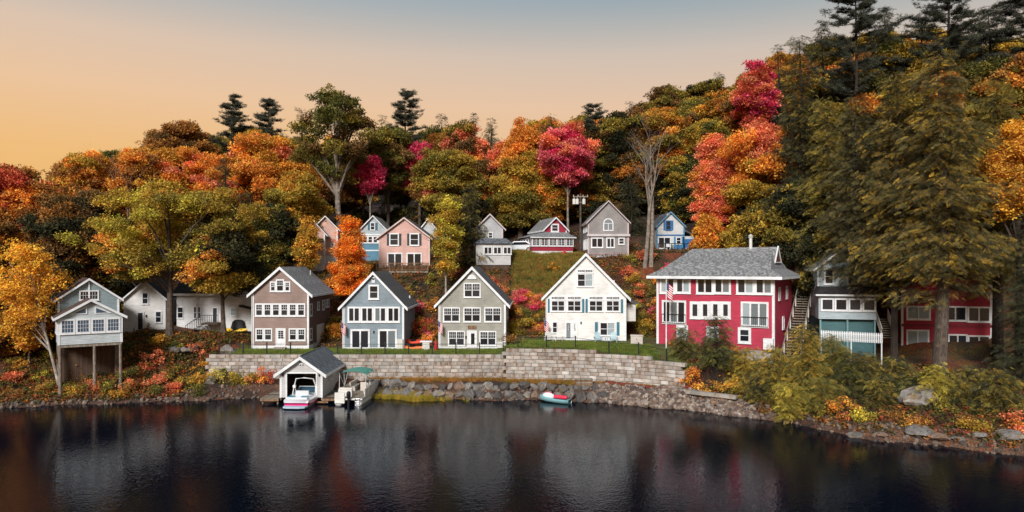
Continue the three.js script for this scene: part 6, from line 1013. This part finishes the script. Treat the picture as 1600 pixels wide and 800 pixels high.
for (const [D, n, lift] of [[118, 23, 50], [128, 24, 26], [140, 24, 8], [154, 22, 4]]) for (let i = 0; i < n; i++) {
  const px = -60 + (i + rr(0.2, 0.8)) * 1740 / n, d = D + rr(-4, 4), kind = pick(['olive', 'olive', 'olive', 'dark', 'amber', 'amber', 'rust']), topPy = table(SKY, px) + lift * rr(0.5, 1.6) + rr(-6, 12), x = px2x(px, d), by = landH(x, d), top = py2y(topPy, d);
  if (top - by < 7) continue;
  const half = rr(36, 52), o = { group: kind + ' wood trees', name: kind === 'dark' ? 'wood_hemlock' : 'wood_maple', bottom: by + (top - by) * (D === 118 ? 0.5 : 0.32), tone: rr(0.6, 1.15), density: 0.85, limbs: 4, cone: rnd() < 0.3 };
  if (kind === 'dark') T('conifer', px, d, topPy, 400, half * 0.8, ['dark', 'green'], woodLabel(woodWords.dark, px, ranks[D]), { ...o, whorl: 8, step: 0.6, full: 0.9 });
  else T('leafy', px, d, topPy, 400, half, kind === 'olive' ? ['olive', 'green', 'gold'] : kind === 'amber' ? ['amber', 'orange', 'gold'] : ['rust', 'brown', 'orange'], woodLabel(woodWords[kind], px, ranks[D]), o);
}
// dark understorey just behind the upper houses
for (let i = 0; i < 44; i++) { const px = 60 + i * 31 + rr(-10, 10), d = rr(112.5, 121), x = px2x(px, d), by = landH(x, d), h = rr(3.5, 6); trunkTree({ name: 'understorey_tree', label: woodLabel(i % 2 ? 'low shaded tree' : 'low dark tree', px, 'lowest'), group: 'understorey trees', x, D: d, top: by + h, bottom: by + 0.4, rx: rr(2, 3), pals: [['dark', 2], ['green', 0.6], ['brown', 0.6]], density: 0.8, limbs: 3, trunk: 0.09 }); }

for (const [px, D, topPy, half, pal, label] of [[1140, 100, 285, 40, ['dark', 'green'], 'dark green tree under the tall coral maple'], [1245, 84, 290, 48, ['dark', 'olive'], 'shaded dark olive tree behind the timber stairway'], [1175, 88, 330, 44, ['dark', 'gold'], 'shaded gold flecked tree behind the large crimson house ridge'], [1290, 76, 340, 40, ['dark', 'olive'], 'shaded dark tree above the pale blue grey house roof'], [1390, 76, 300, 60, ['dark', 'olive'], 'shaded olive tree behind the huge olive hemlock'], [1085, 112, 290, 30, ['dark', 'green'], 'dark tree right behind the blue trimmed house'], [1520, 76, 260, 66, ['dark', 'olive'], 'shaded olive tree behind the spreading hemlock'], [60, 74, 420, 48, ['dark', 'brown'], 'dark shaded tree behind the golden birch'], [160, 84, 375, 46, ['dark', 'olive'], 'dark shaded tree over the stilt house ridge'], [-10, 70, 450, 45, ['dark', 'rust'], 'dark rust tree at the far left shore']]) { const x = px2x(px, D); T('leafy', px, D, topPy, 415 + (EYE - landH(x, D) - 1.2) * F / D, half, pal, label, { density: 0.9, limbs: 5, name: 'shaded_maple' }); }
// ---------------------------------------------------------------- shrubs
function shrub(px, py, D, hw, hgt, pals, label, o = {}) {
  const x = px2x(px, D), y = landH(x, D) - 0.1, g = base(o.name || 'shrub', label, 'shrub', [x, y, -D], 0, o.group);
  const { out, limbs } = leafyCrown({ cy: hgt * 0.5, ry: hgt * 0.5, rx: hw, rz: hw * 0.85, pals: pals.map(p => [p, 1]), density: o.density || 1.1, seed: rr(0, 9), size: o.size || 0.7, open: 0.4, boughs: o.boughs || Math.round(clamp(hw * hgt * 5, 6, 22)) });
  mesh('stems', limbs.slice(0, 6).map(e => taper([[rr(-0.1, 0.1), 0, rr(-0.1, 0.1)], e.clone().multiplyScalar(0.5), e], [0.045, 0.03, 0.01], 4)), M.barkDark, g);
  instances('foliage', LEAF[o.leaf || 'fine'], leafMat, out, g); return g;
}
function cedar(px, D, h, r, pals, label, o = {}) { const x = px2x(px, D); return conifer({ name: 'young_hemlock', label, x, D, top: landH(x, D) + h, rx: r, pal: pals[0], pal2: pals[1], mix: 0.45, whorl: 11, step: 0.22, size: 0.75, full: 1.7, droop: 0.25, rise: 0.12, trunk: 0.09, shape: 'column', group: o.group }); }
// left bank
for (const [px, py, D, hw, h, pals, label] of [
  [150, 600, 66.5, 0.9, 1.3, ['red', 'coral'], 'scarlet shrub under the porch of the stilt house'], [120, 605, 65.5, 0.9, 0.9, ['rust', 'olive'], 'rust shrub beside the stilts of the porch'], [60, 615, 65.5, 1.1, 0.9, ['olive', 'rust'], 'olive shrub at the foot of the golden birch'], [20, 622, 64.5, 1.2, 0.8, ['rust', 'brown'], 'brown shrub at the far left shore'],
  [185, 590, 68, 1.1, 1.3, ['olive', 'green'], 'green shrub right of the stilt house posts'], [215, 600, 67.5, 1.2, 1.0, ['coral', 'rust', 'olive'], 'coral shrub low on the left bank'], [250, 585, 69, 1.3, 1.2, ['amber', 'coral', 'olive'], 'amber shrub below the small white cottage steps'], [235, 565, 71, 1.3, 0.9, ['olive', 'red'], 'red flecked shrub on the slope under the big maple'],
  [285, 600, 68, 1.2, 1.0, ['gold', 'coral'], 'gold and coral shrub below the fire pit'], [310, 585, 69, 0.9, 0.8, ['olive', 'amber'], 'small olive shrub beside the slope rocks'], [345, 600, 69, 1.5, 1.5, ['green', 'lime'], 'green shrub at the end of the long block wall'], [378, 595, 69, 1.5, 1.7, ['lime', 'green', 'gold'], 'lime green shrub left of the boathouse'], [412, 590, 69, 1.3, 1.8, ['red', 'coral', 'orange'], 'bright red orange shrub touching the boathouse corner'], [190, 612, 65.5, 1.0, 0.7, ['amber', 'rust'], 'amber ground shrub near the left waterline'],
]) shrub(px, py, D, hw, h, pals, label);
{ // smaller shrubs thick on the left bank
  const tones = [['scarlet', ['red', 'coral']], ['olive', ['olive', 'green']], ['amber', ['amber', 'olive']], ['green', ['green', 'lime']], ['rust', ['rust', 'coral']], ['dark', ['dark', 'green']]], rowsD = [['waterside', 1.6], ['lower', 4], ['middle', 6.5], ['upper', 9]], marks = [[25, 'golden birch'], [70, 'birch trunk'], [110, 'porch stilts'], [160, 'right end of the porch'], [205, 'small white cottage door'], [240, 'big maple trunk'], [280, 'fire pit'], [315, 'fire pit boulder']];
  let k = 0; for (const [row, off] of rowsD) for (const [px, m] of marks) { if (rnd() < 0.2) continue; const D0 = 65 + off, D = D0 + rr(-0.6, 0.6), [w, pals] = tones[k++ % 6]; shrub(px + rr(-10, 10), 0, D, rr(0.6, 1.15), rr(0.6, 1.25), pals, `small ${w} shrub in the ${row} row below the ${m}`, { group: 'small shrubs of the left bank' }); }
}
// yard and slope
for (const [px, D, hw, h, pals, label] of [
  [805, 73.2, 0.9, 1.1, ['rust', 'brown'], 'russet shrub where the two block walls meet'], [665, 80.5, 1.2, 2.4, ['magenta', 'red'], 'magenta shrub between the blue and grey cottages'], [672, 78.5, 1.1, 1.3, ['coral', 'orange'], 'coral shrub behind the white cart table'], [655, 82, 1.3, 2.2, ['orange', 'amber'], 'orange shrub behind the blue cottage roof'],
  [800, 84, 1.3, 2.4, ['orange', 'coral'], 'orange shrub behind the grey cottage'], [815, 86, 1.5, 2.2, ['pink', 'magenta'], 'rose shrub on the slope below the grass terrace'], [835, 85, 1.4, 2.2, ['magenta', 'coral'], 'magenta coral shrub left of the cream cottage roof'], [825, 82, 1.2, 2.0, ['dark', 'green'], 'dark green shrub on the slope between grey and cream cottages'], [812, 80, 1.3, 2.0, ['gold', 'olive'], 'golden shrub on the path between grey and cream cottages'], [842, 80.5, 0.9, 1.8, ['amber', 'coral'], 'amber coral shrub against the cream cottage'],
  [772, 88, 0.9, 3.2, ['red', 'coral'], 'upright red shrub behind the ridge of the grey cottage'], [785, 87, 0.8, 2.6, ['coral', 'red'], 'coral red shrub below the white porch house'], [860, 92, 1.5, 1.2, ['olive', 'amber'], 'olive amber shrub on the grass terrace'],
  [995, 84, 1.6, 2.2, ['lime', 'olive'], 'lime shrub right of the cream cottage roof'], [1008, 80, 1.4, 1.6, ['gold', 'olive'], 'golden shrub between the cream cottage and large crimson house'], [990, 90, 1.5, 1.6, ['amber', 'gold'], 'amber shrub under the grey shingle house'], [1012, 88, 1.3, 2.0, ['olive', 'lime'], 'olive lime shrub below the bare tree'], [1022, 84, 0.7, 1.4, ['magenta'], 'small magenta shrub at the corner of the large crimson house'],
  [505, 84, 1.4, 2.2, ['green', 'gold'], 'green and gold shrub behind the brown cottage'], [523, 81, 1.3, 1.8, ['amber', 'orange'], 'amber shrub between the brown and blue cottages'], [500, 90, 1.6, 2.4, ['dark', 'green'], 'dark shrub below the salmon house'], [585, 88, 1.6, 2.2, ['olive', 'dark'], 'dark olive shrub below the pale blue house'], [640, 88, 1.2, 1.6, ['dark', 'rust'], 'dark rust shrub beneath the pink house deck'], [712, 85, 1.3, 2.4, ['dark', 'green'], 'dark green shrub below the yellow green birch'],
]) shrub(px, 0, D, hw, h, pals, label);
{ // small shrubs thick on the slope between the two rows of houses
  const tones = [['amber', ['amber', 'gold']], ['olive', ['olive', 'lime']], ['coral', ['coral', 'red']], ['golden', ['gold', 'lime']], ['dark', ['dark', 'green']], ['orange', ['orange', 'rust']], ['rose', ['pink', 'magenta']]], marks = [[495, 'salmon house'], [520, 'bright orange tree'], [600, 'pale blue house'], [645, 'pink house'], [675, 'pink house deck'], [715, 'yellow green birch'], [765, 'white porch house'], [790, 'parked car'], [808, 'left end of the grass'], [832, 'middle of the grass'], [850, 'right end of the grass'], [985, 'grey shingle house'], [1005, 'bare tree'], [1022, 'twin trunks'], [1045, 'blue trimmed house']]; let k = 0;
  for (const [row, D0] of [['lower', 82], ['middle', 86], ['upper', 90.5], ['topmost', 94]]) for (const [px, m] of marks) { if (row === 'topmost' && (px < 980 || px > 1040)) continue; if (row === 'upper' && px > 795 && px < 860 && rnd() < 0.5) continue; const [w, pals] = tones[Math.floor(rnd() * 7)]; k++; shrub(px + rr(-7, 7), 0, D0 + rr(-1.2, 1.2), rr(0.7, 1.35), rr(0.8, 1.9), pals, `small ${w} shrub in the ${row} row below the ${m}`, { group: 'small shrubs of the middle slope', boughs: 9 }); }
}
// bank right of the tall wall
for (const [px, D, h, r, pals, label] of [[1120, 65.5, 4.6, 2.0, ['dark', 'green'], 'dark green young hemlock before the large crimson house'], [1070, 67, 3.0, 1.4, ['green', 'hemlock'], 'green young hemlock at the end of the tall wall'], [1165, 63.5, 3.8, 1.7, ['olive', 'gold'], 'golden olive young hemlock below the crimson house windows'], [1210, 60.5, 4.6, 1.9, ['green', 'gold'], 'olive young hemlock at the foot of the timber stairway'], [1258, 59.5, 5.8, 2.1, ['green', 'gold'], 'tall golden young hemlock right of the stairway'], [1302, 60, 4.4, 2.0, ['green', 'olive'], 'olive young hemlock before the picket fence'], [1235, 56.8, 2.8, 1.8, ['olive', 'lime'], 'low lime young hemlock overhanging the shore'], [1352, 58.5, 3.2, 1.8, ['dark', 'olive'], 'dark young hemlock right of the picket fence'], [1395, 58, 2.6, 2.0, ['dark', 'olive'], 'shaded young hemlock left of the thick trunk'], [1520, 55, 2.4, 2.0, ['dark', 'olive'], 'shaded young hemlock right of the thick trunk'], [1462, 54.2, 2.8, 1.5, ['lime', 'olive'], 'bright lime young hemlock below the thick trunk'], [1560, 52, 3.2, 2.0, ['dark', 'olive'], 'dark young hemlock at the lower right shore'], [1285, 56.2, 2.4, 1.8, ['green', 'olive'], 'low green young hemlock hanging over the water left of the orange shrub'], [1185, 60.2, 2.6, 1.6, ['dark', 'olive'], 'dark young hemlock above the end of the stony bank'], [1372, 55.5, 2.4, 1.8, ['dark', 'olive'], 'low dark young hemlock left of the pale rock face'], [1440, 55.5, 2.0, 1.6, ['dark', 'green'], 'low dark young hemlock left of the bright lime one'], [1500, 53.5, 2.0, 1.5, ['dark', 'olive'], 'low dark young hemlock right of the bright lime one'], [1330, 57.5, 3.4, 1.9, ['dark', 'green'], 'dark young hemlock below the picket fence']]) cedar(px, D, h, r, pals, label);
for (const [px, D, hw, h, pals, label] of [[1085, 64.2, 0.9, 2.2, ['red', 'orange'], 'bright red shrub at the end of the tall wall'], [1110, 63, 1.2, 1.2, ['amber', 'rust', 'lime'], 'amber shrub on the bank above the concrete ledge'], [1140, 62.4, 1.2, 1.4, ['amber', 'olive'], 'olive amber shrub among the young hemlocks'], [1150, 65.5, 1.0, 2.2, ['gold', 'orange'], 'gold orange shrub under the crimson house balcony'], [1316, 54.2, 1.6, 1.5, ['orange', 'coral', 'amber'], 'orange shrub drooping to the dark water'], [1345, 53.5, 1.2, 1.0, ['amber', 'lime'], 'amber lime shrub left of the pale rock face'], [1420, 51.8, 1.5, 0.9, ['rust', 'amber'], 'rust shrub on the shore below the lime hemlock'], [1395, 53, 1.0, 0.9, ['amber', 'rust'], 'amber shrub right of the pale rock face'], [1525, 50, 1.0, 0.9, ['rust', 'gold'], 'rust and gold shrub at the lower right shore'], [1580, 49.5, 1.3, 1.3, ['orange', 'coral'], 'glowing orange shrub in the lower right corner'], [1490, 52.5, 1.2, 1.0, ['olive', 'dark'], 'olive shrub between shore rocks under the hemlocks'], [1270, 55.5, 1.2, 1.1, ['olive', 'amber'], 'olive amber shrub at the waterline left of the orange shrub']]) shrub(px, 0, D, hw, h, pals, label);

// ---------------------------------------------------------------- ground cover
scatter('undergrowth', 'low leafy undergrowth and fallen leaves over the banks and slopes', leafClump(16, 0.4, 0.16, 31, 0.4), leafMat, 21000, () => {
  let x = rr(-62, 50), D; const z = rnd(); if (z < 0.3) { x = rr(-50, -27); D = shoreD(x) + rr(0.8, 15); } else if (z < 0.5) { x = rr(16, 42); D = shoreD(x) + rr(0.6, 18); } else if (z < 0.86) { x = rr(-26, 17); D = rr(78.5, 101); if (x > 1.2 && x < 8.5 && D > 91 && rnd() < 0.75) return null; } else D = rr(96, 112);
  if (x > -31 && x < 15.8 && D < 78) return null; const h = landH(x, D), k = rr(0.5, 1.3);
  return { pos: [x, h + 0.12 * k, -D], rot: [rr(-0.3, 0.3), rr(0, 6), rr(-0.3, 0.3)], scale: [k, k * rr(0.6, 1.2), k], color: pick([tone(120, 104, 44), tone(140, 96, 42), tone(96, 88, 40), tone(180, 112, 48), tone(84, 72, 40), tone(70, 70, 36), tone(84, 84, 38), tone(160, 76, 52)]) };
}, 'undergrowth');
const blade = (() => { const pos = [], r = mulberry(77); for (let i = 0; i < 18; i++) { const a = r() * 6.28, x = (r() - 0.5) * 0.5, z = (r() - 0.5) * 0.5, h = 0.5 + 0.6 * r(), dx = Math.cos(a) * 0.3 * h, dz = Math.sin(a) * 0.3 * h, w = 0.022; pos.push(x - w, 0, z, x + w, 0, z, x + dx, h, z + dz); } return faces(pos, pos.map(() => 1)); })();
scatter('shore_grass', 'yellow green grass growing along the waterline below the wall', blade, leafMat, 1500, () => { const x = rr(-13.6, -7.4) + (rnd() < 0.12 ? rr(-1, 4) : 0), D = shoreD(x) + rr(-0.9, 0.8), k = rr(0.3, 0.65); return { pos: [x, Math.max(-0.1, landH(x, D) - 0.05), -D], rot: [0, rr(0, 6), 0], scale: [k, k, k], color: pick([tone(178, 152, 50), tone(150, 138, 48), tone(196, 160, 60), tone(128, 120, 46)]) }; }, 'grass');
scatter('lawn_grass', 'mown green lawn on the terrace before the cottages', blade, leafMat, 9000, () => { const x = rr(-30, 14), D = wallD(x) + rr(0.55, 5.6); if (D > 76) return null; const k = rr(0.12, 0.3); return { pos: [x, landH(x, D) - 0.02, -D], rot: [0, rr(0, 6), 0], scale: [1.1, k, 1.1], color: pick([tone(110, 134, 54), tone(94, 120, 48), tone(128, 140, 58), tone(140, 132, 60)]) }; }, 'grass');
scatter('slope_grass', 'rough tawny grass on the open slope below the little crimson house', blade, leafMat, 5200, () => { const x = rr(0.3, 9.5), D = rr(84, 99); const k = rr(0.3, 0.7); return { pos: [x, landH(x, D) - 0.03, -D], rot: [0, rr(0, 6), 0], scale: [1.2, k, 1.2], color: pick([tone(152, 138, 60), tone(128, 124, 54), tone(168, 132, 62), tone(112, 116, 48), tone(150, 106, 56)]) }; }, 'grass');
scatter('wall_top_weeds', 'dry orange grass in the strip at the foot of the walls', blade, leafMat, 2600, () => { const x = rr(-30, 14), D = wallD(x) - rr(0.1, 1.3); if (D < shoreD(x) + 1.2) return null; if (x > -25 && x < -14.6 && D < 72.2 - 0.9) return null; const k = rr(0.15, 0.4); return { pos: [x, landH(x, D) - 0.03, -D], rot: [0, rr(0, 6), 0], scale: [1, k, 1], color: pick([tone(178, 118, 56), tone(150, 120, 54), tone(120, 108, 48), tone(190, 130, 66)]) }; }, 'grass');
renderer.render(scene, camera);
